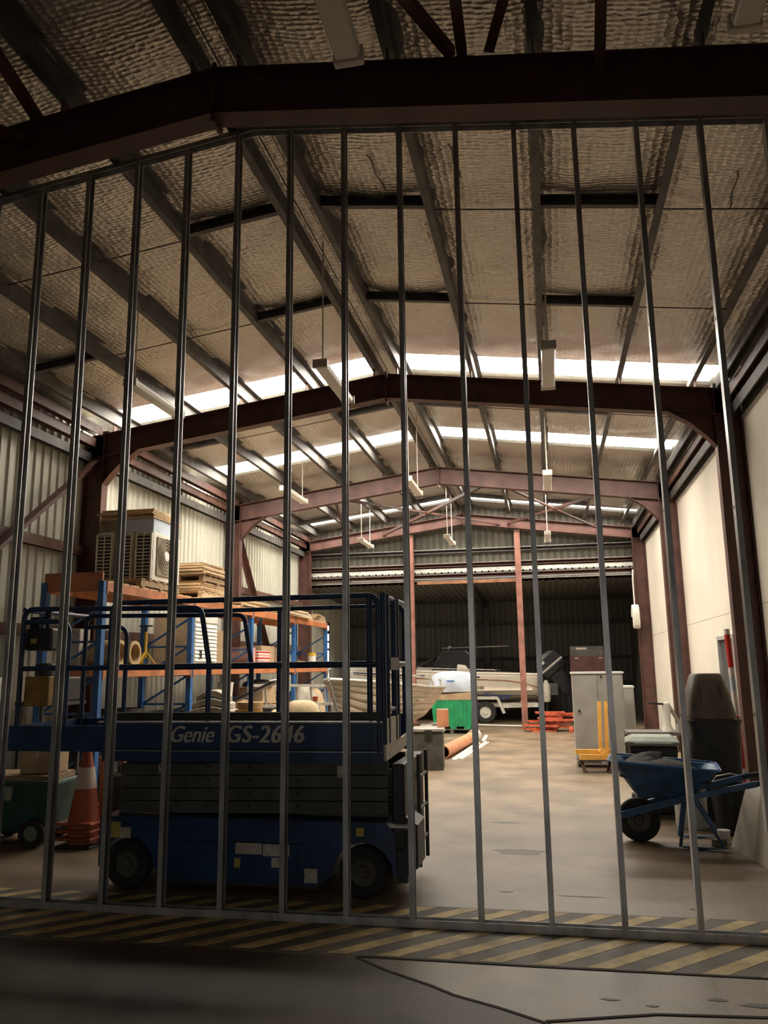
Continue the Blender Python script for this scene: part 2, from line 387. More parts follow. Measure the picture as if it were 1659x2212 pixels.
# wall behind the camera
wf = root('wall_front')
DX0, DX1, DH = -3.2, 1.6, 3.4
for k, (xa, xb, za, zb) in enumerate(((XL-.1, DX0, 0, 6.4), (DX1, XR+.15, 0, 6.4), (DX0, DX1, DH, 6.4))):
    b = MB(); b.bx(xa, xb, YB-.15, YB, za, zb); b.build('wall_panel', 'cream_clad', wf)
d2 = root('door_unseen')          # unseen raised roller door, added to account for light on the front rafter
b = MB(); b.cyl((DX0-.1, YB+.3, DH+.3), (DX1+.1, YB+.3, DH+.3), .28, n=20); b.build('rolled_curtain', 'zinc_flash', d2)
for x in (DX0, DX1):
    b = MB(); b.bx(x-.06, x+.06, YB, YB+.1, 0, DH); b.build('door_guide', 'galv', d2)
b = MB(); b.bx(-14, 10, -30, YB-.3, -.22, -.02); b.build('floor_yard', 'concrete'); struct(bpy.data.objects['floor_yard'])

# end frame wall above the opening, annex behind it
we = root('wall_end')
xw = XL; k = 0
while xw < XR-.01:
    x1 = min(xw+SW, XR)
    b = MB(); pr = rib_profile(x1-xw); vs = []
    for u, d in pr: vs += [(xw+u, YE+.02+d, 4.30), (xw+u, YE+.02+d, rz_(xw+u, FZ)+.05)]
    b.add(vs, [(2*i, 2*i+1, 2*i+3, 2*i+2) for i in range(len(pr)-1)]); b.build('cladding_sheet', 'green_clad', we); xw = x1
for z, mt in ((4.93, 'purlin_steel'), (4.53, 'red_steel'), (4.22, 'red_steel')):
    b = MB(); b.chan((XL, YE-.09, z), (XR, YE-.09, z), .18, .10, .006, .02); b.build('girt', mt, we)
    b = MB(); b.bx(XL, XR, YE-.185, YE+.0, z+.052, z+.06); b.build('girt_flashing', 'zinc_flash', we)
b = MB(); pr = rib_profile(XR-XL, .19, .035); vs = []
for u, d in pr: vs += [(XL+u, YE-.2, 4.31+d), (XL+u, YE-.02, 4.31+d), ]
b.add(vs, [(2*i, 2*i+1, 2*i+3, 2*i+2) for i in range(len(pr)-1)])
b.build('ribbed_flashing', 'zinc_flash', we, solid=.012)
b = MB(); b.bx(XL, XR, YE-.14, YE-.1, 4.335, 4.44); b.build('fascia', 'zinc_flash', we)
b = MB(); b.bx(XL, XR, YE-.06, YE-.0, 4.09, 4.15); b.build('sill_flashing', 'zinc_flash', we)
b = MB(); b.bx(-3.6, -.78, YE-.16, YE-.08, 4.0, 4.085); b.build('orange_lintel', 'lintel_brown', we)
for x in (-3.75, -.71):
    b = MB(); zt = rz_(x, 5.58)+.05
    b.ibeam((x, YE-.28, 0), (x, YE-.28, zt), .16, .16, upv=(0,1,0)); tag(b.build('end_wall_post', 'red_post'), 'red painted steel post beside the %s of the white motor boat' % ('bow half' if x < -2 else 'stern'), 'post', 'steel posts at the end wall')
wb = root('wall_back')
pro = None
for i in range(int((XR-XL)/SW)+1):
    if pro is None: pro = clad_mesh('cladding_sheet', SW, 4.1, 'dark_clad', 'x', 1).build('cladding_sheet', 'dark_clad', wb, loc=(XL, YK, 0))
    else: rep(pro, wb, (XL+i*SW, YK, 0))
b = MB(); b.bx(XL-.1, XR+.2, YK+.1, YK+.14, 0, 4.2); b.build('outer_skin', 'dark_clad', wb)
for z in (1.12, 1.95, 3.1):
    b = MB(); b.chan((XL, YK-.07, z), (XR, YK-.07, z), .13, .07, .006, .02); b.build('girt', 'purlin_steel', wb)
b = MB(); b.ibeam((-2.05, YK-.25, 0), (-2.05, YK-.25, 3.8), .22, .2, upv=(0,1,0)); b.build('wall_column', 'dark_metal', wb)
b = MB(); b.angle((-.9, YK-.16, 1.0), (1.5, YK-.16, 2.2), .09, .01, upv=(0,1,0)); b.build('wall_brace', 'purlin_steel', wb)
an = root('ceiling_annex')
pro = None
for i in range(int((YK-YE)/SW)+1):
    b = MB(); y0 = YE+.05+i*SW; y1 = min(y0+SW, YK+.1)
    pr = rib_profile(XR-XL+.2, .19, .03); vs = []
    for u, d in pr: vs += [(XL-.1+u, y0, 4.03-.028*(y0-YE)+d), (XL-.1+u, y1, 4.03-.028*(y1-YE)+d)]
    b.add(vs, [(2*i_, 2*i_+1, 2*i_+3, 2*i_+2) for i_ in range(len(pr)-1)]); b.build('roof_sheet', 'green_clad', an)
b = MB(); b.bx(XL-.1, XR+.2, YE, YK+.2, 4.12, 4.16); b.build('outer_skin', 'dark_clad', an)
b = MB(); b.bar((-2.05, YE+.1, 3.88), (-2.05, YK-.2, 3.76), .1, .2); b.build('annex_rafter', 'dark_metal', an)
w1 = root('window_1')
b = MB()
for z0, z1 in ((1.1,1.25),(1.35,1.62),(1.7,2.25),(2.32,2.5),(2.56,2.78),(2.9,3.05)): b.bx(XL+.02, XL+.03, 25.55, 25.72, z0, z1)
b.build('pane', 'daylight_gap', w1)
b = MB(); b.bx(XL, XL+.025, 25.48, 25.55, 1.0, 3.15); b.bx(XL, XL+.025, 25.72, 25.8, 1.0, 3.15)
for z in (1.0, 1.25, 1.62, 2.25, 2.5, 2.78, 3.05): b.bx(XL, XL+.028, 25.55, 25.72, z, z+.07)
b.build('window_frame', 'dark_metal', w1)

# ------------------------------------------------------------------ roof
ceil = root('ceiling')
segs = [(YB, SKY[0][0])] + [(SKY[i][1], SKY[i+1][0]) for i in range(3)] + [(SKY[3][1], YE+.05)]
PX = [-6.55, -5.5, -4.44, -3.38, -2.33, -1.97, -.87, .13, 1.2, 2.2]
def foil_z(x, y):
    z = rz_(x, FZ)
    e = [XL] + PX + [XR]
    for a, c in zip(e, e[1:]):
        if a <= x <= c and c-a > .5:
            e_ = min([abs(y-q) for s_ in SKY for q in s_]+[9]); t_ = (x-a)/(c-a); z -= .055*min(1, e_/.9)*math.sin(math.pi*t_)**.7
    k_ = min([1]+[abs(y-q)/.6 for s_ in SKY for q in s_]); z += k_*.012*math.sin(3.1*y+2*x)*math.sin(1.7*x+.6*y) + k_*(.008*math.sin(9*y+5*x) + .006*math.sin(13*x-4*y))
    return z
for a, c in segs:
    for xa, xb in ((XL-.1, AX), (AX, XR+.1)):
        nx = 60; ny = max(4, int((c-a)*12))
        b = MB(); b.grid(nx, ny, lambda u, v: (xa+(xb-xa)*u, a+(c-a)*v, foil_z(min(max(xa+(xb-xa)*u, XL+.001), XR-.001), a+(c-a)*v)))
        b.build('foil_blanket', 'foil', ceil, smooth=True)
for xa, xb in ((XL-.2, AX), (AX, XR+.2)):
    b = MB(); b.add([(xa, YB-.2, rz_(xa, FZ)+.14), (xb, YB-.2, rz_(xb, FZ)+.14), (xb, YE+.2, rz_(xb, FZ)+.14), (xa, YE+.2, rz_(xa, FZ)+.14)], [(0,1,2,3)]); b.build('roof_sheet', 'zinc_flash', ceil, solid=.01)
for a, c in SKY:
    for s_, (xa, xb) in enumerate(((XL+.15, AX-.22), (AX+.22, XR-.2))):
        b = MB(); pr = rib_profile(c-a, .2, .025); vs = []
        for u, d in pr: vs += [(xa, a+u, rz_(xa, FZ)+.06+d), (xb, a+u, rz_(xb, FZ)+.06+d)]
        b.add(vs, [(2*i, 2*i+1, 2*i+3, 2*i+2) for i in range(len(pr)-1)])
        b.build('skylight_sheet', 'skylight', ceil)
for x in PX:
    zc = rz_(x, PB)+.1
    for a, c in zip([YB]+FRAMES[1:], FRAMES[1:]+[YE]):
        if c-a < .3: continue
        b = MB(); b.zed((x, a, zc), (x, c, zc), .2, .07, .006); b.build('purlin', 'purlin_steel', ceil)
for yb, sp in ((6.9, 1), (8.98, 1), (13.1, 1), (2.0, 1), (18.3, 1), (20.9, 1)):
    for i, (xa, xb) in enumerate(zip(PX, PX[1:])):
        if xb-xa < .5: continue
        if i in (0, 3, 5, 7) or (i == 8 and False):
            b = MB(); b.chan((xa, yb, rz_(xa, PB)+.09), (xb, yb, rz_(xb, PB)+.09), .06, .11, .005, .012); b.build('purlin_bridging', 'purlin_steel', ceil)
        else:
            b = MB(); b.cyl((xa, yb+.15, rz_(xa, PB)+.1), (xb, yb+.15, rz_(xb, PB)+.1), .007, n=6); b.build('sag_rod', 'wire', ceil)
b = MB(); b.add([(AX-.2, YB, rz_(AX-.2, FZ)-.02), (AX, YB, FZ-.01), (AX+.2, YB, rz_(AX+.2, FZ)-.02), (AX-.2, YE, rz_(AX-.2, FZ)-.02), (AX, YE, FZ-.01), (AX+.2, YE, rz_(AX+.2, FZ)-.02)], [(0,1,4,3),(1,2,5,4)]); b.build('ridge_capping', 'foil', ceil, solid=.006)
# loose hanging foil edges and torn wrinkles
for x, y, l in ((-1.35, 6.2, .55), (-.62, 6.1, .5), (1.75, 6.5, .6), (-2.12, 8.3, .5), (-3.05, 15.2, .3)):
    b = MB(); z = foil_z(x, y)-.01
    b.tube([(x+.05*t_+.012*math.sin(9*t_), y+l*t_, z-.012) for t_ in [i/6 for i in range(7)]], .007, 6); b.build('torn_seam', 'wire', ceil)
# angle braces in roof plane
for p, q in (((-4.6, 17.2, 5.42), (-1.2, 22.6, 5.6)), ((-1.1, 17.2, 5.6), (-4.6, 22.6, 5.42)), ((-1.0, 17.2, 5.6), (1.6, 22.6, 5.3)), ((1.6, 17.2, 5.3), (-1.0, 22.6, 5.6)),
             ((-.42, 4.8, 5.78), (-1.25, 3.0, 5.85)), ((-.16, 4.8, 5.75), (.32, 3.2, 5.8)), ((-.34, 4.8, 5.76), (-.32, 3.0, 5.8)), ((.55, 4.8, 5.45), (.52, 3.2, 5.95)),
             ((-3.55, 4.78, 5.75), (-3.3, 3.0, 5.9)), ((-3.65, 4.78, 5.6), (-4.4, 4.0, 5.6)), ((-4.6, 17.2, 5.42), (-5.6, 22.5, 5.2))):
    b = MB(); b.angle(p, q, .07, .008); b.build('roof_brace', 'red_steel', ceil)

# ------------------------------------------------------------------ portal frames
FL = ['red steel portal frame behind the camera side bay', 'red steel portal frame whose rafter passes just in front of the stud wall top', 'red steel portal frame under the nearest bright skylight strip behind the stud wall', 'red steel portal frame between the skylight strips in the middle of the shed', 'red steel portal frame against the ribbed end wall']
for k, y in enumerate(FRAMES):
    if k == 4: y = YE-.36
    pf = thing('portal_frame', FL[k], 'steel frame', (AX, y, 0), group='portal frames of the shed')
    dp = .37 if k < 4 else .3; bot = 5.6 if k < 4 else 5.66
    for s_ in (-1, 1):
        b = MB(); b.ibeam((s_*(CI+.17), 0, 0), (s_*(CI+.17), 0, bot-SL*CI+.36), .34, .17, upv=(1,0,0)); b.build('column', 'red_steel', pf)
        zc = bot+dp/2
        b = MB(); b.ibeam((0, 0, zc), (s_*(CI+.3), 0, zc-SL*(CI+.3)), dp, .17); b.build('rafter', 'red_steel', pf)
        if 0 < k < 4:
            x0 = s_*(CI); zb = bot-SL*CI
            h = MB(); h.prism([(x0, zb+.05), (x0-s_*.55, bot-SL*(CI-.55)+.02), (x0-s_*.32, zb-.08), (x0-s_*.08, zb-.30), (x0, zb-.42)], 'y', -.008, .008); h.build('haunch_plate', 'red_steel', pf)
            h = MB()
            pts = [(x0-s_*.58, bot-SL*(CI-.58)), (x0-s_*.32, zb-.09), (x0-s_*.1, zb-.31), (x0, zb-.44)]
            for p, q in zip(pts, pts[1:]): h.bar((p[0], 0, p[1]), (q[0], 0, q[1]), .16, .014)
            h.build('haunch_flange', 'red_steel', pf)
        b = MB(); b.bx(s_*(CI+.17)-.2, s_*(CI+.17)+.2, -.14, .14, 0, .02); b.build('base_plate', 'red_steel', pf)
        for x in PX:
            if (x-AX)*s_ > 0:
                zz = rz_(x, bot+dp)
                b = MB(); b.bx(x-AX-.004-.03, x-AX+.004-.03, -.05, .05, zz-.005, rz_(x, PB)+.16); b.build('purlin_cleat', 'red_steel', pf)
    b = MB(); b.bx(-.012, .012, -.085, .085, bot-.07, bot+dp+.04); b.build('apex_plate', 'red_steel', pf)

# ------------------------------------------------------------------ stud wall
sw = thing('stud_partition', 'galvanised steel stud frame standing across the shed without lining', 'stud frame', (0, ST_Y, 0))
for xa, xb in ((XL+.3, AX), (AX, XR-.36)):
    p, q = (xa, 0, rz_(xa, WT)-.022), (xb, 0, rz_(xb, WT)-.022)
    b = MB(); b.chan(p, q, .044, .076, .0025, .0026, upv=(0,-1,0))
    t_ = b.build('top_track', 'galv', sw)
b = MB(); b.sweep((XL+.3, 0, 0), (XR-.36, 0, 0), [(-.0385, 0), (.0385, 0), (.0385, .05), (.036, .05), (.036, .003), (-.036, .003), (-.036, .05), (-.0385, .05)]); b.build('bottom_track', 'galv', sw)
for i in range(-6, 15):
    x = ST_X0 + .45*i
    if x < XL+.35: continue
    h = rz_(x, WT)-.03
    b = MB(); b.chan((x, 0, .004), (x, 0, h), .036, .074, .003, .010, upv=(0,-1,0))
    st = b.build('stud', 'galv', sw)
    for z in (1.35, 2.7, 4.05):
        if z < h-.3:
            g = MB(); g.cyl((x-.0185, 0, z), (x-.0150, 0, z), .014, n=10); g.build('service_hole', 'joint_dark', st)

# ------------------------------------------------------------------ hanging batten lights
def batten(loc, label, rod=1.0, tilt=0, L=1.25):
    t = thing('batten_light', label, 'ceiling light', loc, group='unlit batten lights under the roof')
    b = MB(); b.bx(-.05, .05, -L/2+.03, L/2-.03, .05, .085); b.build('housing', 'light_white', t)
    b = MB(); b.prism([(-.075, .05), (-.062, .0), (.062, .0), (.075, .05)], 'y', -L/2+.05, L/2-.05); b.build('diffuser', 'light_diffuser', t, bevel=.008)
    for s_ in (-1, 1):
        b = MB(); b.prism([(-.08, .088), (-.08, -.006), (.08, -.006), (.08, .088)], 'y', s_*(L/2-.05), s_*L/2); b.build('end_cap', 'light_white', t, bevel=.008)
        b = MB(); b.cyl((0, s_*(L/2-.12), .085), (0, s_*(L/2-.12), rod), .008, n=6); b.build('hanger_rod', 'light_white', t)
    return t
for (x, y, lb) in ((.15, 8.35, 'batten light hanging over the wheelbarrow aisle just behind the stud wall'), (-2.2, 8.3, 'batten light hanging under the ridge above the scissor lift'), (-4.4, 8.35, 'batten light hanging above the left end of the scissor lift by the cream wall'),
                   (.13, 13.85, 'batten light hanging above the tall grey locker'), (-2.2, 13.7, 'batten light hanging under the ridge above the aluminium dinghy'), (-4.45, 13.85, 'batten light hanging beside the top of the pallet rack'),
                   (-4.46, 19.9, 'batten light hanging before the end wall near the far rack end'), (-2.3, 19.95, 'batten light hanging before the end wall under the ridge'), (.12, 20.15, 'batten light hanging before the end wall on the white wall side'),
                   (-.87, 2.97, 'batten light close under the dark roof before the red rafter, ridge side'), (1.12, 3.17, 'batten light close under the dark roof before the red rafter, white wall side')):
    batten((x, y, 4.78), lb, (rz_(x, FZ)-.03 if abs(x-AX) < .2 else rz_(x, PB)+.02)-4.78)
for y in (8.0, 8.6):
    pass

# ------------------------------------------------------------------ scissor lift
sl = thing('scissor_lift', 'blue scissor lift with railed platform parked lowered behind the stud wall', 'scissor lift', (-2.38, 6.15, 0))
W_ = 1.17
def wheel(name, par, c, r, wd, mt='rubber', rim='lift_grey'):
    wob = MB(); wob.lathe([(r*.55, -wd/2), (r*.93, -wd/2), (r, -wd*.36), (r, wd*.36), (r*.93, wd/2), (r*.55, wd/2), (r*.55, -wd/2)], 28, c, 'y', False); o = wob.build(name, mt, par, smooth=True)
    k = MB(); k.lathe([(.0, -wd*.42), (r*.2, -wd*.44), (r*.25, -wd*.3), (r*.55, -wd*.34), (r*.56, wd*.4), (0, wd*.4)], 20, c, 'y'); k.build('rim', rim, o, smooth=True)
    return o
for x in (-.96, .95):
    for y in (.09, W_-.09): wheel('wheel', sl, (x, y, .185), .185, .13)
# chassis with wheel arches: side profile prism
def arch(cx, r, n=8): return [(cx + r*math.cos(math.pi-math.pi*i/n), .16+ r*math.sin(math.pi*i/n)) for i in range(n+1)]
prof = [(-1.2, .3), (-1.2, .54), (1.12, .54), (1.2, .46), (1.2, .16)] + [(q[0], q[1]) for q in reversed(arch(.95, .235))] + [(.6, .085), (-.62, .085)] + [(q[0], q[1]) for q in reversed(arch(-.96, .235))] + [(-1.2, .16)]
b = MB(); b.prism(prof, 'y', .03, W_-.03); ch = b.build('chassis', 'lift_blue', sl)
b = MB(); b.bx(-.62, .6, .06, W_-.06, .05, .09); b.build('pothole_guard', 'dark_metal', ch)
for x0, x1, z0, z1, mt in ((-.05,.16,.29,.37,'sticker_white'), (.17,.38,.28,.365,'sticker_white'), (-.06,-.01,.19,.26,'sticker_yellow'), (.24,.30,.20,.27,'sticker_white'), (.50,.60,.10,.20,'sticker_white'), (.9,.96,.44,.50,'sticker_yellow'), (-1.12,-1.02,.38,.5,'sticker_yellow'), (-1.02,-.93,.38,.46,'sticker_white')):
    b = MB(); b.bx(x0, x1, .026, .031, z0, z1); b.build('sticker', mt, ch)
b = MB(); b.bx(-.55, .5, .027, .031, .37, .378); b.bx(.44, .45, .027, .031, .2, .34); b.build('panel_gap', 'joint_dark', ch)
b = MB(); b.bx(1.2, 1.27, .12, .5, .1, .5); b.prism([(1.2,.1),(1.36,.22),(1.36,.52),(1.2,.62)], 'y', .08, .42); b.build('hinged_module', 'black_plastic', ch)
b = MB()
for z in (.3, .55, .8): b.tube([(1.3, .55, z), (1.3, .95, z)], .014)
for y in (.55, .95): b.tube([(1.3, y, .12), (1.3, y, .98)], .016)
b.build('ladder', 'lift_grey', sl)
b = MB(); b.bx(1.12, 1.3, .05, .1, .5, .53); b.cyl((1.2, .03, .515), (1.32, .03, .515), .018); b.build('tow_latch', 'alu', ch)
b = MB(); b.bx(1.17, 1.27, .06, 1.0, .34, .96); b.build('entry_panel', 'black_plastic', sl, bevel=.015)
# scissor arms: crossed beams folded flat
for k in range(4):
    z = .60 + k*.097
    for s_, y in ((1, .2), (-1, .30)):
        for yy in (y, W_-y):
            b = MB(); b.bar((-1.12, yy, z+.03*s_*-1+.02), (1.12, yy, z+.03*s_+.02-.03), .06, .088); a_ = b.build('scissor_arm', 'lift_grey', sl)
    b = MB()
    for x in (-.75, -.35, .0, .4, .8): b.cyl((x, .155, z+.02), (x, .2, z+.02), .014, n=10)
    b.build('pivot_pins', 'dark_metal', sl)
b = MB(); b.bx(.72, .82, .165, .171, .84, .93); b.build('sticker', 'sticker_white', sl)
b = MB(); b.bx(-.78, -.68, .165, .171, .86, .93); b.build('sticker', 'sticker_white', sl)
b = MB(); b.bx(-.3, .3, .42, .75, .57, .92); b.build('lift_cylinder', 'dark_metal', sl)
# platform
dk = MB(); dk.bx(-1.2, 1.1, 0.03, W_-.03, .99, 1.035); pl = dk.build('platform_deck', 'lift_grey', sl)
b = MB(); b.bx(-1.2, 1.12, .0, .03, .965, 1.27); toe = b.build('toe_board', 'lift_blue', sl)
b = MB(); b.bx(-1.2, 1.12, W_-.03, W_, .965, 1.27); b.build('toe_board', 'lift_blue', sl)
b = MB(); b.bx(-1.25, 1.12, -.004, .034, 1.262, 1.275); b.bx(-1.2, 1.11, -.003, .0, 1.045, 1.05); b.build('toe_board_edge', 'alu', toe)
b = MB(); b.bx(-1.2, 1.11, -.006, .0, 1.06, 1.066); b.build('toe_board_seam', 'joint_dark', toe)
b = MB(); b.bx(-1.15, 1.1, -.012, .02, 1.29, 1.345); b.build('roll_out_rail', 'dark_metal', sl)
b = MB(); b.bx(-2.11, -1.2, .06, .09, 1.03, 1.235); ext = b.build('extension_toe_board', 'lift_blue', sl)
b = MB(); b.bx(-2.11, -2.08, .09, W_-.09, 1.03, 1.235); b.bx(-2.08, -1.2, W_-.09, W_-.06, 1.03, 1.235); b.bx(-2.08, -1.2, .09, W_-.09, 1.03, 1.06); b.build('extension_deck', 'lift_blue', sl)
# entrance end: white toe plate and gate posts
b = MB(); b.bx(1.12, 1.135, .05, .62, 1.1, 1.29); b.build('entry_plate', 'sticker_white', sl)
b = MB(); b.prism([(.03, .98), (.75, 1.0), (1.1, 1.05), (1.1, 1.12), (.75, 1.1), (.03, 1.1)], 'x', 1.12, 1.14); b.build('entry_step', 'sticker_white', sl)
RT, RM, RD = 2.235, 1.705, .022
def rail(pts, nm='guard_rail', r=RD): b_ = MB(); b_.tube(pts, r, 10); return b_.build(nm, 'lift_blue_tube', sl, smooth=True)
def corner(p0, p1, p2, r=.09, n=5):
    p0, p1, p2 = map(Vector, (p0, p1, p2)); a = p1+(p0-p1).normalized()*r; c = p1+(p2-p1).normalized()*r
    return [a*(1-t_)**2 + p1*2*t_*(1-t_) + c*t_**2 for t_ in [i/n for i in range(n+1)]]
for y in (.015, W_-.015):
    rail([(-1.18, y, 1.03)] + corner((-1.18, y, 1.03), (-1.18, y, RT), (1.0, y, RT)) + corner((0, y, RT), (1.09, y, RT), (1.09, y, 1.03)) + [(1.09, y, 1.03)])
    rail([(-1.18, y, RM), (1.09, y, RM)], 'mid_rail', .026)
    for x in (-.1,): rail([(x, y, 1.28), (x, y, RT)] if y > .5 else [(1.02, y, 1.28), (1.02, y, RT)], 'rail_post')
for y in (.10, W_-.10):       # roll-out extension rails, slightly lower and inside
    z2 = RT-.055
    rail([(-2.06, y, 1.06)] + corner((-2.06, y, 1.06), (-2.06, y, z2+.03), (-1.2, y, z2+.03)) + corner((-1.2, y, z2+.03), (-.42, y, z2), (-.36, y, 1.75), .07) + [(-.34, y, 1.72), (-.34, y, 1.1)], 'extension_rail')
    rail([(-2.06, y, RM), (-.34, y, RM)], 'extension_mid_rail')
    rail([(-1.62, y, 1.06)] + corner((-1.62, y, 1.06), (-1.62, y, 2.1), (-1.9, y, 2.1), .12) + [(-2.04, y, 2.1)], 'extension_post')
rail([(-2.06, .10, RT-.03), (-2.06, W_-.10, RT-.03)], 'extension_rail'); rail([(-2.06, .10, RM), (-2.06, W_-.10, RM)], 'extension_mid_rail')
for y in (.06, .2, .5, .62):
    rail([(1.12, y, 1.1), (1.12, y, RT+.02)], 'gate_post', .024)
for z in (RT, RM, 1.35): rail([(1.12, .2, z), (1.12, .5, z)], 'gate_bar', .018)
rail([(1.12, .62, RT), (1.12, W_-.02, RT)], 'end_rail'); rail([(1.12, .62, RM), (1.12, W_-.02, RM)], 'end_rail')
b = MB(); b.bx(1.1, 1.15, .2, .56, RM-.05, RM+.05); b.build('gate_hinge', 'lift_grey', sl)
cb = MB(); cb.bx(-2.08, -1.82, .15, .42, 1.86, 2.05); cbx = cb.build('control_box', 'black_plastic', sl, bevel=.02)
b = MB(); b.cyl((-1.95, .28, 2.05), (-1.95, .28, 2.16), .018); b.cyl((-1.95, .28, 2.14), (-1.95, .28, 2.2), .03); b.bx(-2.07, -1.98, .2, .36, 2.05, 2.15); b.build('joystick', 'black_plastic', cbx)
b = MB(); b.bx(-2.02, -1.96, .146, .152, 1.92, 1.96); b.build('decal', 'sticker_yellow', cbx)
mb = MB(); mb.bx(-2.03, -1.8, .12, .2, 1.39, 1.64); mb.build('manual_box', 'amber_box', sl, bevel=.01)
text_mesh('lettering', 'Genie', .15, 'letter_cream', toe, (-.60, -.004, 1.115), (math.pi/2, 0, 0), shear=.35, fit=(.36, .125), fat=.008)
text_mesh('lettering', 'GS-2646', .15, 'letter_cream', toe, (-.13, -.004, 1.115), (math.pi/2, 0, 0), shear=.2, space=1.1, fit=(.62, .13), fat=.014)

# things on a trestle table behind the lift
def heap(name, label, cat, mt, loc, sx, sy, sz, seed, rz=0, lumps=4):
    rnd = random.Random(seed); ph = [rnd.uniform(0, 6.28) for _ in range(8)]
    b_ = MB(); N, K = 22, 9; rings = []
    for j in range(K):
        t_ = j/(K-1); rr = math.cos(t_*math.pi/2)**.6 if j < K-1 else .02; z = sz*math.sin(t_*math.pi/2)
        rings.append([(sx*rr*math.cos(a)*(1+.10*math.sin(lumps*a+ph[0])+.06*math.sin(7*a+ph[1])), sy*rr*math.sin(a)*(1+.10*math.sin(3*a+ph[2])), z*(1+.16*math.sin(2*a+ph[3]+2*t_)*(1-t_))) for a in [2*math.pi*i/N for i in range(N)]])
    b_.loft(rings); o = b_.build(name, mt, None, smooth=True, loc=loc, rz=rz); return tag(o, label, cat)
def folds(name, label, cat, mt, loc, L, D, H, n, rz=0):
    t = thing(name, label, cat, loc, rz)
    for i in range(n):
        z0 = H*i/n; z1 = H*(i+.85)/n; s_ = 1-.12*i
        b_ = MB(); prof = []
        for j in range(13):
            u = j/12; prof.append((-L/2*s_+L*s_*u, .05*math.sin(math.pi*u)*(1+.3*i)))
        b_.loft([[(x, -D/2*s_, z0+w_), (x, D/2*s_, z0+w_), (x, D/2*s_, z1+w_), (x, -D/2*s_, z1+w_)] for x, w_ in prof]); b_.build('fold', mt, t, smooth=True, bevel=.01)
    return t
TT = .881
tt = thing('trestle_table', 'long low timber trestle table behind the lift carrying tarpaulin, lids and sacks', 'table', (-4.35, 11.7, 0))
for i in range(4):
    b = MB(); b.bx(-1.1, 1.1, -.4+.2*i, -.21+.2*i, .845, .88); b.build('table_plank', 'timber_dark', tt)
for x in (-.9, .9):
    for s_ in (-1, 1):
        b = MB(); b.bar((x, s_*.12, .84), (x, s_*.34, 0), .06, .05, upv=(1,0,0)); b.build('leg', 'timber_dark', tt)
    b = MB(); b.bx(x-.03, x+.03, -.36, .36, .79, .845); b.build('trestle_head', 'timber_dark', tt)
folds('folded_tarpaulin', 'folded grey and tan tarpaulin humped on the trestle table', 'tarpaulin', 'tarp_grey', (-5.0, 11.72, TT), .72, .55, .42, 4, .1)
gd = thing('drum_lid', 'golden rimmed drum lids stacked on the trestle table', 'lid', (-4.40, 11.55, TT))
for i in range(3):
    b = MB(); b.lathe([(.0, .0), (.17, .0), (.21-.01*i, .05), (.215-.01*i, .1), (.2-.01*i, .105), (.19-.01*i, .07), (0, .06)], 28, (.02*i, 0, .11*i)); b.build('lid', 'gold_drum' if i < 2 else 'roll_tan', gd, smooth=True)
heap('canvas_sack', 'pale tan canvas sack slumped on the trestle table end', 'sack', 'tarp_tan', (-3.60, 11.65, TT), .29, .24, .34, 5)
heap('canvas_bag', 'long low tan canvas bag lying on the trestle table between lids and sack', 'bag', 'tarp_tan', (-4.03, 11.85, TT), .14, .2, .2, 8)
ob = thing('capped_bottle', 'small bottle with an orange cap standing behind the canvas sack', 'bottle', (-3.5, 12.02, TT))
b = MB(); b.lathe([(0, 0), (.05, 0), (.05, .24), (.025, .28), (.025, .31), (0, .31)], 16); b.build('bottle_body', 'white_plastic', ob, smooth=True)
b = MB(); b.lathe([(0, .31), (.04, .31), (.04, .38), (0, .385)], 16); b.build('bottle_cap', 'cone_orange', ob, smooth=True)

# ------------------------------------------------------------------ pallet racking
RX0, RX1 = -6.5, -5.6; RY = [9.5, 12.2, 14.9, 17.6, 20.3]; RH = [2.83, 2.83, 2.83, 2.83, 2.83]
rk = thing('pallet_rack', 'long pallet rack with orange beams and blue uprights along the cream wall', 'pallet rack', (0, 0, 0))
for y, h in zip(RY, RH):
    for x in (RX0, RX1-.08):
        b = MB(); b.chan((x+.04, y, 0), (x+.04, y, h), .08, .09, .004, .02, upv=(0,1,0)); b.build('upright', 'rack_blue', rk)
        b = MB(); b.bx(x-.02, x+.1, y-.07, y+.07, 0, .008); b.build('foot_plate', 'rack_blue', rk)
    b = MB(); zz = .25
    while zz < h-.5:
        b.bar((RX0+.06, y, zz), (RX1-.06, y, zz+.45), .03, .03); b.bar((RX0+.06, y, zz), (RX1-.06, y, zz), .03, .03); zz += .45
    b.build('frame_lacing', 'rack_blue', rk)
for z, bz in ((1.66, 0), (2.76, 1)):
    for ya, yb in zip(RY, RY[1:]):
        for x in (RX0+.02, RX1-.02):
            b = MB(); b.bx(x-.025, x+.025, ya+.05, yb-.05, z-.06, z+.06); bo = b.build('beam', 'rack_orange', rk)
            b = MB(); b.bx(x-.03, x+.03, ya+.03, ya+.055, z-.10, z+.07); b.bx(x-.03, x+.03, yb-.055, yb-.03, z-.10, z+.07); b.build('beam_connector', 'rack_orange', bo)
    for ya, yb in zip(RY, RY[1:]):
        nb = 9
        for i in range(nb):
            y0 = ya+.08+(yb-ya-.16)*i/nb
            b = MB(); b.bx(RX0, RX1, y0, y0+(yb-ya-.16)/nb-.03, z+.06, z+.08); b.build('deck_board', 'timber_dark' if z < 2 else 'timber', rk)
b = MB(); b.bx(RX0+.03, RX1-.03, RY[0]-.03, RY[0]-.0, 2.70, 2.95); b.build('end_board', 'rack_orange', rk)

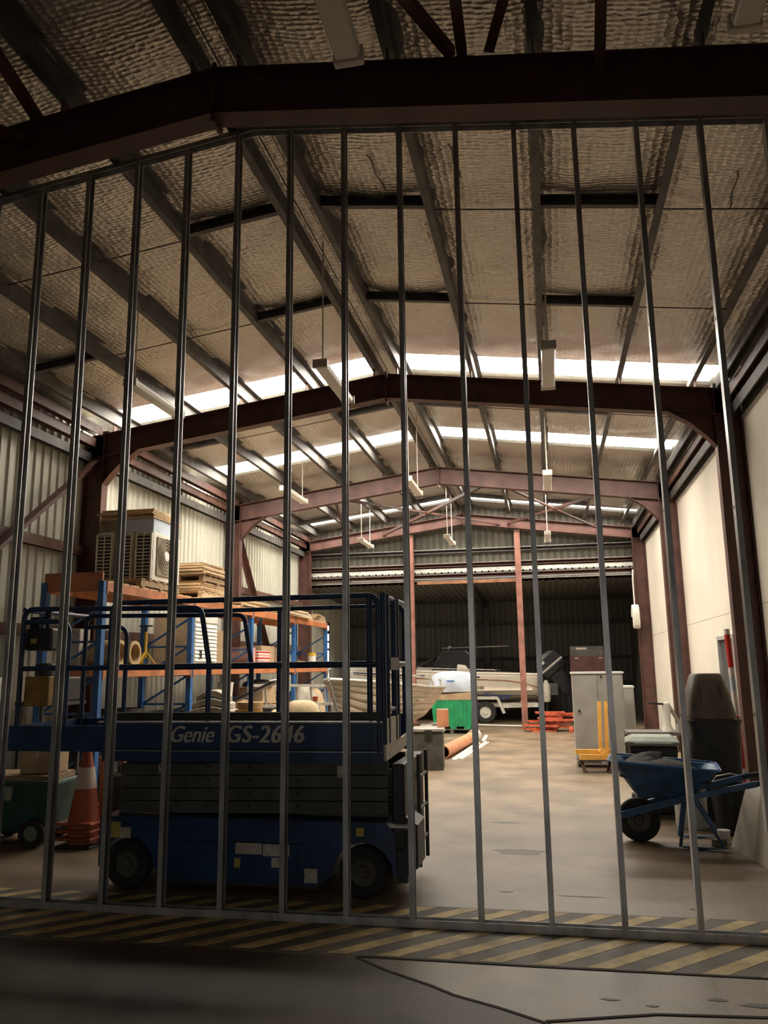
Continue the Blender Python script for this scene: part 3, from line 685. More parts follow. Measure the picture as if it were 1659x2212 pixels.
def pallet(loc, label, rz=0, L=1.15, D=.9, mt='timber_dark'):
    t = thing('pallet', label, 'pallet', loc, rz)
    for i in range(6):
        y = -L/2+.05+(L-.1)*i/5
        b_ = MB(); b_.bx(-D/2, D/2, y-.05, y+.05, .10, .122); b_.build('deck_board', mt, t)
    for x in (-D/2+.05, 0, D/2-.05):
        b_ = MB(); b_.bx(x-.04, x+.04, -L/2, L/2, .02, .10); b_.build('bearer', mt, t)
        for y in (-L/2+.05, 0, L/2-.05): pass
    for y in (-L/2+.05, 0, L/2-.05):
        b_ = MB(); b_.bx(-D/2, D/2, y-.05, y+.05, 0, .02); b_.build('bottom_board', mt, t)
    return t
TOP = 2.841
pallet((-6.05, 11.0, TOP), 'timber pallet under the air conditioner units on the rack top', L=1.2, D=.95)
def condenser(loc, label):
    t = thing('condenser_unit', label, 'air conditioner', loc, group='air conditioner units on the rack')
    w_, d_, h_ = .28, .92, .76
    b_ = MB(); b_.bx(-w_/2, w_/2, -d_/2+.02, d_/2, .03, h_); b_.build('casing', 'ac_white', t, bevel=.012)
    b_ = MB(); b_.bx(-w_/2+.03, w_/2-.03, -d_/2+.0, -d_/2+.025, .06, h_-.04); g = b_.build('coil_face', 'black_plastic', t)
    for i in range(13):
        z = .08+i*(h_-.14)/12
        b_ = MB(); b_.bx(-w_/2+.035, w_/2-.035, -d_/2-.012, -d_/2+.002, z-.006, z+.006); b_.build('louvre', 'ac_white', g)
    for x in (-w_/2+.02, w_/2-.02, 0):
        b_ = MB(); b_.bx(x-.012 if x else -.006, x+.012 if x else .006, -d_/2-.014, -d_/2+.02, .05, h_-.03); b_.build('louvre_stile', 'ac_white', g)
    b_ = MB(); b_.bx(w_/2, w_/2+.02, -d_/2+.12, -d_/2+.72, .1, h_-.07); fg = b_.build('fan_guard', 'ac_grille', t, bevel=.01)
    b_ = MB(); b_.lathe([(0, .0), (.075, .0), (.07, .012), (0, .014)], 20, (w_/2+.02, -d_/2+.42, .42), 'x'); b_.build('fan_hub', 'white_plastic', fg, smooth=True)
    b_ = MB()
    for r in (.12, .17, .22, .27): b_.tube([(w_/2+.025, -d_/2+.42+r*math.cos(a), .42+r*math.sin(a)) for a in [2*math.pi*i/20 for i in range(20)]], .004, 5, True)
    b_.build('guard_rings', 'dark_metal', fg)
    for y in (-.3, .3):
        b_ = MB(); b_.bx(-w_/2, w_/2, y-.03, y+.03, 0, .03); b_.build('foot', 'ac_white', t)
    return t
for i, x in enumerate((-5.82, -6.14, -6.46)):
    condenser((x, 11.33, TOP+.122), ('air conditioner unit with round fan guard at the aisle edge of the rack top', 'middle air conditioner unit of the row on the rack top', 'air conditioner unit of the rack top row nearest the cream wall')[i])
b = MB(); b.bx(-.44, .44, -.42, .42, 0, .2); cb = b.build('appliance_carton', 'pale_blue', None, loc=(-6.14, 11.34, TOP+.884), bevel=.01); tag(cb, 'pale blue and white carton under the plywood sheets on the air conditioners', 'carton')
b = MB(); b.bx(-.443, -.05, -.424, -.42, .02, .19); b.build('carton_print', 'ac_grille', cb)
b = MB(); b.bx(.02, .3, -.424, -.42, .07, .13); b.build('carton_print', 'pale_blue', cb)
for i in range(5):
    b = MB(); o = .03*math.sin(i*2.1)
    b.bx(-.44+o, .46-.01*i, -.47+o, .46, 0, .018); b.bx(.25, .42, -.42, .42, .018, .024)
    tag(b.build('plywood_sheet', 'plywood', None, loc=(-6.14, 11.34, TOP+1.086+.031*i), rz=.01*i), nth(i, 5)+' brown plywood sheet of the stack on the air conditioners', 'plywood sheet', 'plywood sheets above the air conditioners')
# timber stacks on the rack top
pallet((-6.02, 13.05, TOP), 'timber pallet at the bottom of the plank stack on the rack top', L=1.3, D=.95, mt='timber')
zz = TOP+.123
def board(loc, sx, sy, sz, rz, lab, grp, mt='timber', bow=0.0):
    b_ = MB(); n_ = 9
    b_.loft([[(-sx/2, -sy/2+sy*j/(n_-1), bow*math.sin(math.pi*j/(n_-1))), (sx/2, -sy/2+sy*j/(n_-1), bow*math.sin(math.pi*j/(n_-1))), (sx/2, -sy/2+sy*j/(n_-1), sz+bow*math.sin(math.pi*j/(n_-1))), (-sx/2, -sy/2+sy*j/(n_-1), sz+bow*math.sin(math.pi*j/(n_-1)))] for j in range(n_)])
    return tag(b_.build('timber_board', mt, None, loc=loc, rz=rz), lab, 'board', grp)
for i in range(6):
    board((-6.03+.02*(i % 3), 13.02+.03*(i % 2), zz+i*.027), .84-.02*i, 1.3-.03*i, .026, .02*(i % 3)-.02, nth(i, 6)+' flat board of the stack between two pallets on the rack top', 'boards in the lower rack top stack', 'timber' if i % 3 else 'timber_dark')
pallet((-6.02, 13.1, zz+.163), 'timber pallet sandwiched in the plank stack on the rack top', L=1.25, D=.9, mt='timber_dark')
for i in range(9):
    board((-6.0+.025*math.sin(i*1.7), 13.05+.04*math.sin(i*2.3), zz+.163+.123+i*.024), .92-.03*i, 1.28-.05*i, .022, .03*math.sin(i*1.3), nth(i, 9)+' weathered board of the stack crowning the upper pallet on the rack', 'boards in the upper rack top stack', 'timber' if i % 2 else 'timber_dark')
for i in range(7):
    board((-6.03+.03*math.sin(i*1.9), 15.2+.1*math.sin(i*2.7), TOP+i*.027), .88-.04*i, 1.9-.06*i, .024, .04*math.sin(i*1.1), nth(i, 7)+' long board of the low stack beyond the pallets on the rack', 'boards in the far rack top stack', 'timber' if i % 2 else 'timber_dark')
for i in range(6):
    board((-5.95+.03*math.sin(i*1.9), 17.6+.1*math.sin(i*2.7), TOP+i*.027), .9-.03*i, 2.0-.06*i, .024, .03*math.sin(i*1.4), nth(i, 6)+' board of the whitish stack toward the far rack end', 'whitish boards on the rack top', 'sticker_white' if i % 2 else 'timber')
for i in range(4):
    board((-6.0, 19.6+.05*i, TOP+i*.04), .8, 1.2, .038, .05*i, nth(i, 4)+' thick brown board at the far end of the rack top', 'brown boards at the rack end', 'timber_dark')

# middle shelf
MID = 1.741
for i, y in enumerate((10.05, 10.45)):
    t = thing('fibre_drum', 'tan fibre roll lying on the middle rack shelf, %s the yellow jack stand' % ('away from' if i == 0 else 'close to'), 'roll', (-5.85, y, MID+.178))
    b = MB(); b.lathe([(0, -.2), (.17, -.2), (.17, .2), (.125, .2), (.125, -.1), (.0, -.1)], 26, (0, 0, 0), 'x'); b.build('roll_body', 'roll_tan', t, smooth=True)
    b = MB(); b.lathe([(.168, .14), (.176, .14), (.176, .17), (.168, .17), (.168, .14)], 26, (0, 0, 0), 'x', False); b.build('hoop', 'dark_metal', t)
js = thing('jack_stand', 'yellow three-legged jack stand on the middle rack shelf', 'jack stand', (-5.78, 10.98, MID))
b = MB(); b.cyl((0,0,.12), (0,0,.5), .022); b.build('post', 'jack_yellow', js)
for a in (0.3, 2.4, 4.5):
    b = MB(); b.bar((0,0,.22), (.16*math.cos(a), .16*math.sin(a), .01), .03, .02); b.build('leg', 'jack_yellow', js)
b = MB(); b.cyl((0,0,.5), (0,0,.57), .014); b.bx(-.1, .1, -.025, .025, .57, .59); b.build('cradle', 'dark_metal', js)
lb = thing('louvred_cabinet', 'white cabinet with horizontal slats on the middle rack shelf', 'cabinet', (-6.0, 12.85, MID))
b = MB(); b.bx(-.35, .33, -.52, .45, 0, .86); b.build('casing', 'cardboard', lb)
b = MB(); b.bx(.33, .345, -.5, .43, .02, .84); b.build('backing', 'white_plastic', lb)
for i in range(10):
    b = MB(); b.box((.356, -.035, .1+.062*i), (.012, .88, .05), Matrix.Rotation(-.35, 3, 'Y')); b.build('slat', 'white_plastic', lb)
b = MB(); b.bx(.345, .365, -.5, .43, .72, .84); b.build('slat_head', 'white_plastic', lb)
b = MB(); b.bx(.368, .372, -.3, -.22, .12, .26); b.build('label', 'dark_metal', lb)
def carton(loc, d, mt, label, rz=0, cat='carton', tape=True):
    b_ = MB(); b_.bx(-d[0]/2, d[0]/2, -d[1]/2, d[1]/2, 0, d[2]); o = b_.build('carton', mt, None, loc=loc, rz=rz, bevel=.008); tag(o, label, cat)
    if tape:
        b_ = MB(); b_.bx(-.02, .02, -d[1]/2-.002, d[1]/2+.002, d[2]*.6, d[2]+.002); b_.build('tape', 'sticker_white', o)
    return o
carton((-6.05, 13.62, MID), (.6, .45, .62), 'timber_dark', 'dark brown carton beside the slatted cabinet on the middle shelf')
b = MB(); b.bx(-.42, .42, -1.2, .35, 0, .03); b.bx(.40, .43, -1.0, .2, -.1, .03); tag(b.build('red_sheet', 'red_plastic', None, loc=(-6.0, 12.8, MID-.0)), 'red plastic sheet hanging over the shelf edge under the slatted cabinet', 'sheet') if False else None
sp = thing('striped_parcel', 'red and white striped parcel on the middle rack shelf behind the blue upright', 'parcel', (-5.85, 15.72, MID), -.05)
b = MB(); b.bx(-.2, .2, -.3, .3, 0, .30); b.build('parcel_body', 'white_plastic', sp, bevel=.015)
for i in range(5):
    b = MB(); b.bx(-.205, .205, -.305, .305, .02+.06*i, .05+.06*i); b.build('red_band', 'pink' if i % 2 else 'red_plastic', sp)
carton((-5.9, 15.2, MID), (.4, .26, .36), 'pink', 'pinkish white carton beside the striped parcel')
carton((-6.1, 16.5, MID), (.5, .8, .42), 'cardboard', 'wide brown carton behind the striped parcel')
carton((-5.85, 17.15, MID), (.3, .22, .4), 'timber', 'tall pale carton next to the wide brown carton on the middle shelf')
for i in range(5):
    board((-5.95, 18.6+.05*i, MID+.03*i), .12, 1.3-.1*i, .026, .2*math.sin(i*2), nth(i, 5)+' offcut plank in the small pile on the middle rack shelf', 'offcut planks on the middle shelf', 'timber' if i % 2 else 'brown_tub')
pt = thing('paint_tin', 'yellow topped white paint tin on the middle rack shelf', 'tin', (-5.8, 19.6, MID))
b = MB(); b.lathe([(.0,0),(.1,0),(.1,.25),(0,.25)], 20); b.build('tin_body', 'white_plastic', pt, smooth=True)
b = MB(); b.lathe([(.0,.25),(.105,.25),(.105,.32),(0,.33)], 20); b.build('tin_lid', 'jack_yellow', pt, smooth=True)
carton((-6.28, 9.95, MID), (.3, .25, .5), 'sticker_white', 'tall pale carton behind the fibre rolls')
# on the floor below the rack
for i, (y, h, d, lb_) in enumerate(((10.2, 1.1, .3, 'dark steel drum under the rack nearest the lift'), (10.9, 1.15, .3, 'dark steel drum second from the lift under the rack'), (12.7, .9, .28, 'dark steel drum under the rack past the second upright'), (13.4, 1.0, .28, 'dark steel drum under the rack below the dark brown carton'))):
    t = thing('steel_drum', lb_, 'drum', (-6.05, y, 0))
    b = MB(); b.lathe([(0,0),(d,0),(d,.3*h),(d+.012,.33*h),(d,.36*h),(d,.64*h),(d+.012,.67*h),(d,.7*h),(d,h),(d-.02,h),(d-.02,h-.02),(0,h-.02)], 26); b.build('drum_body', 'dark_metal', t, smooth=True)
    b = MB(); b.cyl((d*.5,0,h-.02),(d*.5,0,h+.0),.03); b.build('bung', 'dark_metal', t)
bk = thing('white_bucket', 'white bucket with a lid standing on the crate under the middle shelf', 'bucket', (-5.85, 14.2, 1.12))
b = MB(); b.lathe([(0,0),(.12,0),(.145,.3),(.15,.3),(.15,.33),(0,.34)], 22); b.build('bucket_body', 'white_plastic', bk, smooth=True)
def crate(loc, d, mt, label, rz=0):
    t = thing('slatted_crate', label, 'crate', loc, rz)
    for i in range(5):
        z0 = d[2]*i/5
        for s_ in (-1, 1):
            b_ = MB(); b_.bx(s_*d[0]/2-.01, s_*d[0]/2+.01, -d[1]/2, d[1]/2, z0+.01, z0+d[2]/5-.015); b_.build('slat', mt, t)
            b_ = MB(); b_.bx(-d[0]/2, d[0]/2, s_*d[1]/2-.01, s_*d[1]/2+.01, z0+.01, z0+d[2]/5-.015); b_.build('slat', mt, t)
    for sx in (-1, 1):
        for sy in (-1, 1):
            b_ = MB(); b_.bx(sx*(d[0]/2-.03)-.03, sx*(d[0]/2-.03)+.03, sy*(d[1]/2-.03)-.03, sy*(d[1]/2-.03)+.03, 0, d[2]); b_.build('corner_post', mt, t)
    b_ = MB(); b_.bx(-d[0]/2, d[0]/2, -d[1]/2, d[1]/2, d[2], d[2]+.015); b_.build('lid', mt, t)
    return t
crate((-5.85, 14.2, 0), (.8, .8, 1.105), 'timber_dark', 'dark slatted crate under the white bucket below the rack')
crate((-5.95, 16.3, 0), (.9, 1.2, 1.0), 'timber_dark', 'dark slatted crate below the striped parcel')
carton((-5.95, 16.2, 1.016), (.5, .8, .3), 'cardboard', 'low tan carton on the dark slatted crate below the striped parcel')
heap('dark_sheet', 'crumpled black sheet over the low tan carton', 'sheet', 'black_plastic', (-5.95, 16.2, 1.33), .3, .45, .14, 3)
heap('grey_sack', 'bulky grey sack on the floor below the far rack bay', 'sack', 'tarp_grey', (-5.75, 18.6, 0), .5, .55, 1.3, 11)
heap('brown_sack', 'bulky brown sack on the floor at the rack end', 'sack', 'cardboard', (-5.85, 19.65, 0), .42, .38, 1.2, 12)
bp_ = thing('folding_table', 'glossy black folding table top propped at a slant before the rack', 'table', (-4.9, 13.0, 0), .1)
b = MB(); b.box((0, 0, 1.28), (1.0, .5, .04), Matrix.Rotation(-.42, 3, 'Y')); b.build('table_top', 'black_gloss', bp_, bevel=.008)
b = MB(); b.bx(-.4, .42, -.22, .22, 0, 1.05); b.build('table_stand', 'dark_metal', bp_)
b = MB(); b.cyl((.38,-.24,1.48),(.5,-.24,1.50),.02); b.build('table_catch', 'alu', bp_)
# aluminium ladder section leaning beside the dinghy
ld = thing('aluminium_ladder', 'aluminium lattice ladder lying on edge between rack and dinghy', 'ladder', (-4.6, 15.0, 0))
for z in (1.02, 1.38):
    b = MB(); b.bar((-.55, -1.4, z+.02), (.35, 1.3, z-.05), .05, .05); b.build('stile', 'alu', ld)
for i in range(7):
    u = i/6; b = MB(); b.bar((-.55+.9*u, -1.4+2.7*u, 1.03-.06*u), (-.58+.9*u, -1.4+2.7*u, 1.39-.06*u), .035, .03, upv=(0,1,0)); b.build('rung', 'alu', ld)
for u in (.12, .88):
    b = MB(); b.bar((-.55+.9*u, -1.4+2.7*u, 0), (-.55+.9*u, -1.4+2.7*u, 1.0), .05, .05); b.build('prop', 'dark_metal', ld)
crate((-4.55, 13.9, 0), (.7, .6, .75), 'rack_orange', 'orange slatted crate before the ladder')

# ------------------------------------------------------------------ aluminium dinghy on its trailer
DZ = 0
dg = thing('aluminium_dinghy', 'bare aluminium dinghy with lapped side planks on a trailer behind the lift', 'dinghy', (-3.45, 13.2, 0), math.atan2(3.2, .7))
DL, DB = 3.4, .72
def dsec(t_, v):                         # t_: bow 0 .. stern 1, v: keel 0 .. gunwale 1  (half section)
    wid = DB*min(1, (t_*2.3)**.55) if t_ < .43 else DB*(1-.12*(t_-.43))
    zk = .62 + .34*max(0, 1-t_/.3)**2 ; zg = 1.27 + .22*(1-t_)**1.6
    z = zk + (zg-zk)*v
    y_ = wid*(v**.55)*(.82+.18*v)
    x = DL*t_ - .32*(v)*max(0, 1-t_/.25)
    return x, y_, z
NT = 18
for s_ in (-1, 1):
    lv = [0, .16, .34, .52, .70, .86, 1.0]
    for a, c in zip(lv, lv[1:]):
        b = MB(); rings = []
        for i in range(NT+1):
            t_ = .0+i/NT; x0, y0, z0 = dsec(t_, a); x1, y1, z1 = dsec(t_, c)
            rings.append([(x0, s_*(y0+.012*(1 if y0 > .02 else 0)), z0), (x1, s_*y1, z1)])
        b.loft(rings, caps=False, closed=False); b.build('hull_plank', 'boat_alu', dg, smooth=True, solid=.006)
b = MB(); tr = [dsec(1, v) for v in [0, .1, .2, .4, .6, .8, 1]]
b.prism([(-y_, z) for x, y_, z in reversed(tr)] + [(y_, z) for x, y_, z in tr[1:]], 'x', DL-.012, DL+.012); b.build('transom', 'boat_alu', dg)
b = MB(); b.tube([Vector((dsec(0, v)[0]-.015, 0, dsec(0, v)[2])) for v in [0, .2, .4, .6, .8, 1]], .02, 8); b.build('stem', 'boat_bow', dg)
for s_ in (-1, 1):
    b = MB(); b.tube([Vector((dsec(i/NT, 1)[0], s_*dsec(i/NT, 1)[1], dsec(i/NT, 1)[2]+.01)) for i in range(NT+1)], .026, 8); b.build('gunwale', 'alu', dg, smooth=True)
b = MB(); b.tube([(.55, .5, 1.42), (.5, .45, 1.65), (.62, .3, 1.78), (.75, -.3, 1.78), (.7, -.48, 1.62), (.8, -.55, 1.42)], .018, 8); b.build('bow_rail', 'alu', dg, smooth=True)
b = MB(); b.tube([(1.1, -.68, 1.37), (1.3, -.69, 1.55), (2.6, -.67, 1.46), (2.8, -.66, 1.29)], .016, 8); b.build('side_rail', 'alu', dg, smooth=True)
for x in (1.2, 2.3):
    b = MB(); b.bx(x-.13, x+.13, -.6, .6, 1.06, 1.09); b.build('thwart', 'boat_alu', dg)
b = MB(); b.tube([(3.35, -.6, 1.26), (3.35, -.6, 1.42), (3.1, -.62, 1.43), (3.0, -.64, 1.28)], .014, 8); b.build('stern_handle', 'alu', dg)
tl = thing('dinghy_trailer', 'steel trailer carrying the aluminium dinghy', 'trailer', (-3.45, 13.2, 0), math.atan2(3.2, .7))
for s_ in (-1, 1):
    b = MB(); b.bar((.3, s_*.12, .5), (3.4, s_*.5, .5), .06, .1); b.build('chassis_rail', 'lift_grey', tl)
    wheel('wheel', tl, (2.2, s_*.72, .27), .27, .16, 'rubber', 'alu')
    b = MB(); n = 10; rg = []
    for i in range(n+1):
        a = math.pi*i/n; rg.append([(2.2-.36*math.cos(a), s_*.62, .30+.33*math.sin(a)), (2.2-.36*math.cos(a), s_*.84, .30+.33*math.sin(a))])
    b.loft(rg, caps=False, closed=False); b.build('mudguard', 'locker_grey', tl, solid=.012)
    b = MB(); b.bx(3.3, 3.42, s_*.5-.14, s_*.5+.14, .42, .58); b.build('tail_light_board', 'sticker_white', tl)
b = MB(); b.cyl((2.2, -.72, .27), (2.2, .72, .27), .03); b.build('axle', 'dark_metal', tl)
b = MB(); b.bar((.5, 0, .48), (-.6, 0, .42), .08, .08); b.bar((-.05, 0, .45), (-.05, 0, .95), .06, .06, upv=(0,1,0)); b.build('drawbar', 'lift_grey', tl)
b = MB(); b.bx(.9, 1.0, -.5, .5, .54, .62); b.bx(2.6, 2.7, -.6, .6, .54, .62); b.build('hull_bunk', 'timber_dark', tl)
b = MB(); b.cyl((-.55, 0, 0), (-.55, 0, .5), .03); b.build('jockey_leg', 'dark_metal', tl)
carton((-1.85, 14.2, .661), (.2, .14, .3), 'pipe_orange', 'small orange carton on the steel box behind the lift', .2, tape=False)
tb = thing('steel_tool_box', 'grey lidded steel tool box standing behind the end of the lift', 'tool box', (-2.05, 13.9, 0), .1)
b = MB(); b.bx(-.26, .24, -.2, .5, 0, .62); b.build('box_body', 'lift_grey', tb, bevel=.01)
b = MB(); b.bx(-.28, .26, -.22, .52, .62, .66); b.build('box_lid', 'alu', tb)
b = MB(); b.bx(-.06, .06, -.225, -.2, .5, .64); b.build('latch', 'dark_metal', tb)

# ------------------------------------------------------------------ white motor boat in the annex
BX0, BX1, BYc, BW = -6.4, -.33, 26.1, 1.12
bo = thing('motor_boat', 'white motor boat with blue and brown side stripes on a road trailer behind the posts', 'boat', (BX1, BYc, 0))
def bsec(t_, v):                          # t_: stern 0 .. bow 1
    L_ = BX1-BX0
    wid = BW*(1-max(0, (t_-.45)/.55)**2.2*.97)
    zk = .62 + .5*max(0, (t_-.6)/.4)**2; zg = 1.40 + .22*t_
    prof = v*2.2 if v < .25 else .55+.45*((v-.25)/.75)**.6
    return -L_*t_ - .25*v*max(0, (t_-.8)/.2), wid*min(1, prof*1.0), zk+(zg-zk)*(v*.6/.25*.25 if False else (v*.7 if v < .25 else .175+(v-.25)*1.1))
def boat_strip(name, mt, v0, v1, t0, t1, s_, off=0.0, par=None, n=16, m_=4):
    b_ = MB(); rings = []
    for i in range(n+1):
        t_ = t0+(t1-t0)*i/n; r_ = []
        for j in range(m_+1):
            x, y_, z = bsec(t_, v0+(v1-v0)*j/m_); r_.append((x, s_*(y_+off), z))
        rings.append(r_)
    b_.loft(rings, caps=False, closed=False); return b_.build(name, mt, par or bo, smooth=True, solid=.006)
for s_ in (-1, 1):
    h_ = boat_strip('hull_side', 'boat_white', 0, 1, 0, 1, s_, 0, None, 22, 12)
    if s_ < 0:
        boat_strip('navy_stripe', 'navy', .86, .905, .29, .45, s_, .004, h_); boat_strip('navy_stripe', 'navy', .86, .905, .57, .95, s_, .004, h_)
        for i in range(10):
            t0 = .0+i*.025; v = .80-.22*(1-min(1, t0/.2))**2
            v2 = .80-.22*(1-min(1, (t0+.025)/.2))**2
            b = MB(); x0, y0, z0 = bsec(t0, v); x1, y1, z1 = bsec(t0+.025, v2); b.bar((x0, -y0-.005, z0), (x1, -y1-.005, z1), .008, .035); b.build('brown_stripe', 'brown_stripe', h_)
        boat_strip('brown_stripe', 'brown_stripe', .785, .82, .25, .95, s_, .004, h_)
        boat_strip('navy_stripe', 'navy', .28, .295, .02, .4, s_, .004, h_)
        b = MB()
        for i in range(6): b.bx(-2.02+.065*i, -1.975+.065*i, -BW-.012, -BW+.0, .99, 1.085)
        b.build('registration_number', 'lift_grey', h_)
        b = MB(); b.bx(-2.2, -2.07, -BW-.01, -BW+.0, 1.06, 1.12); b.build('registration_sticker', 'rack_blue', h_)
text_mesh('lettering', 'Fraser', .27, 'navy', bo, (-1.72, -BW-.004, .68), (math.pi/2, 0, 0), shear=.5, space=1.05, fit=(.90, .22), fat=.022)
b = MB(); ts = [bsec(0, v) for v in [i/8 for i in range(9)]]
b.prism([(-y_, z) for x, y_, z in reversed(ts)] + [(y_, z) for x, y_, z in ts[1:]], 'x', -.01, .03); b.build('transom', 'boat_white', bo)
b = MB(); rg = []
for i in range(17):
    t_ = .42+.57*i/16; x, y_, z = bsec(t_, 1); rg.append([(x, -y_, z), (x, -y_*.5, z+.09), (x, 0, z+.11), (x, y_*.5, z+.09), (x, y_, z)])
b.loft(rg, caps=False, closed=False); b.build('foredeck', 'boat_white', bo, smooth=True, solid=.01)
for s_ in (-1, 1):
    b = MB(); b.tube([Vector((bsec(i/20, 1)[0], s_*bsec(i/20, 1)[1], bsec(i/20, 1)[2]+.02)) for i in range(21)], .03, 8); b.build('gunwale', 'boat_white', bo, smooth=True)
    for t0, t1 in ((.2, .34), (.3, .62), (.62, .9)):
        b = MB(); x0, y0, z0 = bsec(t0, 1); x1, y1, z1 = bsec(t1, 1); b.tube([(x0, s_*y0*.95, z0), (x0-.08, s_*y0*.95, z0+.12), (x1+.08, s_*y1*.95, z1+.12), (x1, s_*y1*.95, z1)], .014, 8); b.build('grab_rail', 'alu', bo)
b = MB(); b.bx(-2.6, -.2, -.95, .95, .95, .98); b.build('cockpit_floor', 'boat_white', bo)
b = MB(); b.prism([(-3.35, 1.45), (-3.1, 2.0), (-2.85, 2.2), (-2.2, 2.2), (-2.0, 2.05), (-1.95, 1.45)], 'y', -.75, .75); b.build('cabin_canopy', 'black_gloss', bo, bevel=.06)
b = MB(); b.prism([(-2.5, 1.4), (-2.45, 1.75), (-2.2, 1.72), (-2.05, 1.5), (-2.0, 1.4)], 'y', -.95, -.76); b.build('helm_seat', 'boat_white', bo, bevel=.03)
b = MB(); b.tube([(-3.0, -.2, 2.26), (-.9, -.2, 2.30)], .02, 8); b.build('canopy_pole', 'alu', bo)
b = MB(); b.tube([(-2.8, -.2, 2.18), (-2.8, -.2, 2.3)], .02, 8); b.lathe([(0,0),(.05,0),(.05,.05),(0,.06)], 12, (-2.75, -.2, 2.27)); b.build('mast_light', 'white_plastic', bo)
b = MB(); b.tube([(-3.3, -.8, 1.5), (-2.9, -.8, 2.15)], .02, 8); b.tube([(-4.1, -.8, 1.5), (-3.2, -.8, 1.95)], .02, 8); b.build('canopy_strut', 'dark_metal', bo)
bt = thing('boat_trailer', 'white road trailer under the white motor boat', 'trailer', (BX1, BYc, 0))
for s_ in (-1, 1):
    wheel('wheel', bt, (-1.62, s_*1.05, .32), .32, .2, 'rubber', 'trailer_white')
    b = MB(); b.prism([(-2.15, .28), (-2.02, .74), (-1.98, .78), (-1.25, .78), (-1.2, .74), (-1.02, .30), (-1.1, .28), (-1.27, .70), (-1.97, .70), (-2.07, .28)], 'y', s_*.93, s_*1.2); b.build('mudguard', 'trailer_white', bt)
    b = MB(); b.bar((-1.1, s_*1.0, .50), (-.05, s_*.95, .52), .08, .12); b.build('side_rail', 'trailer_white', bt)
    b = MB(); b.bar((-4.8, s_*.1, .45), (-.1, s_*.6, .52), .08, .12); b.build('chassis_rail', 'trailer_white', bt)
b = MB(); b.cyl((-1.62, -1.05, .32), (-1.62, 1.05, .32), .035); b.build('axle', 'dark_metal', bt)
b = MB(); b.bar((-4.7, 0, .45), (-6.3, 0, .42), .1, .1); b.build('drawbar', 'trailer_white', bt)
b = MB(); b.bx(-3.6, -3.5, -.5, .5, .5, .62); b.bx(-.6, -.5, -.8, .8, .55, .63); b.build('hull_bunk', 'timber_dark', bt)
def outboard(y, label):
    t = thing('outboard_motor', label, 'outboard motor', (BX1+.05, y, .85), group='black outboard motors on the white boat')
    A = -.62; K = 1.45
    def P(u, v): return (.62+K*(u*math.cos(.68)-v*math.sin(.68)), .27+K*(v*math.cos(.68)+u*math.sin(.68)))
    def ring(v, l0, l1, hw): return [(P(l0, v)[0], -hw, P(l0, v)[1]), (P(l1, v)[0], -hw*.8, P(l1, v)[1]), (P(l1, v)[0], hw*.8, P(l1, v)[1]), (P(l0, v)[0], hw, P(l0, v)[1])]
    b_ = MB(); b_.loft([ring(.25, -.14, .32, .17), ring(.36, -.17, .38, .2), ring(.62, -.15, .36, .19), ring(.72, -.08, .24, .13)]); cw = b_.build('cowling', 'black_gloss', t, bevel=.03)
    b_ = MB(); b_.loft([ring(.40, -.172, .383, .203), ring(.44, -.172, .383, .203)]); b_.build('silver_band', 'alu', cw)
    b_ = MB(); b_.loft([ring(.54, -.16, .2, .2), ring(.60, -.16, .2, .198)]); b_.build('white_band', 'white_plastic', cw)
    b_ = MB(); b_.loft([ring(.26, -.1, .24, .1), ring(-.1, -.08, .2, .08), ring(-.5, -.04, .16, .05), ring(-.56, -.1, .3, .05), ring(-.6, -.1, .3, .05)]); b_.build('leg', 'black_gloss', t, bevel=.02)
    b_ = MB(); c0, c1 = P(-.1, -.66), P(.34, -.66); b_.cyl((c0[0], 0, c0[1]), (c1[0], 0, c1[1]), .05, .07, 14); b_.build('gearcase', 'black_gloss', t)
    for k in range(3):
        a = k*2.094; c = P(.36, -.66); b_ = MB(); b_.box((c[0]+.01, .11*math.cos(a), c[1]+.11*math.sin(a)), (.03, .11, .11), Matrix.Rotation(a, 3, 'X') @ Matrix.Rotation(.5, 3, 'Z')); b_.build('propeller_blade', 'dark_metal', t)
    b_ = MB(); b_.bx(-.02, .5, -.1, .1, -.05, .3); b_.build('clamp_bracket', 'lift_grey', t)
    return t
outboard(25.55, 'tilted black outboard motor with silver band at the stern corner toward the posts'); outboard(26.6, 'tilted black outboard motor mounted at the stern half away from the posts')
pg = thing('fuel_canister', 'pale upright canister fixed beside the boat stern', 'canister', (-.12, 24.85, 0))
b = MB(); b.cyl((0,0,0),(0,0,.62),.02,n=8); b.bx(-.1,.1,-.1,.1,0,.015); b.build('canister_stand', 'dark_metal', pg)
b = MB(); b.lathe([(0,.62),(.09,.62),(.12,.7),(.12,1.1),(.06,1.2),(.05,1.25),(0,1.25)], 18); b.build('canister_body', 'sticker_white', pg, smooth=True)

# dark cabinet in the annex
mc = thing('dark_cabinet', 'tall dark maroon cabinet with silver handles in the annex corner', 'cabinet', (1.12, 24.4, 0))
b = MB(); b.bx(-.52, .52, 0, .6, 0, 1.95); b.build('cabinet_body', 'maroon', mc, bevel=.01)
for x in (-.38, .30):
    b = MB(); b.bx(x, x+.1, -.03, .0, 1.86, 1.89); b.build('handle', 'alu', mc)
b = MB(); b.bx(-.5, .45, .1, .5, 1.95, 2.22); tag(b.build('storage_box', 'lift_grey', None, loc=(1.12, 24.4, 0)), 'grey storage box on top of the dark maroon cabinet', 'box')
b = MB(); b.bx(.62, .92, 24.48, 24.5, 2.12, 2.18); 
b.build('box_label', 'sticker_white', bpy.data.objects['storage_box'], loc=(-.95, -24.4, 0)).parent = bpy.data.objects['storage_box']

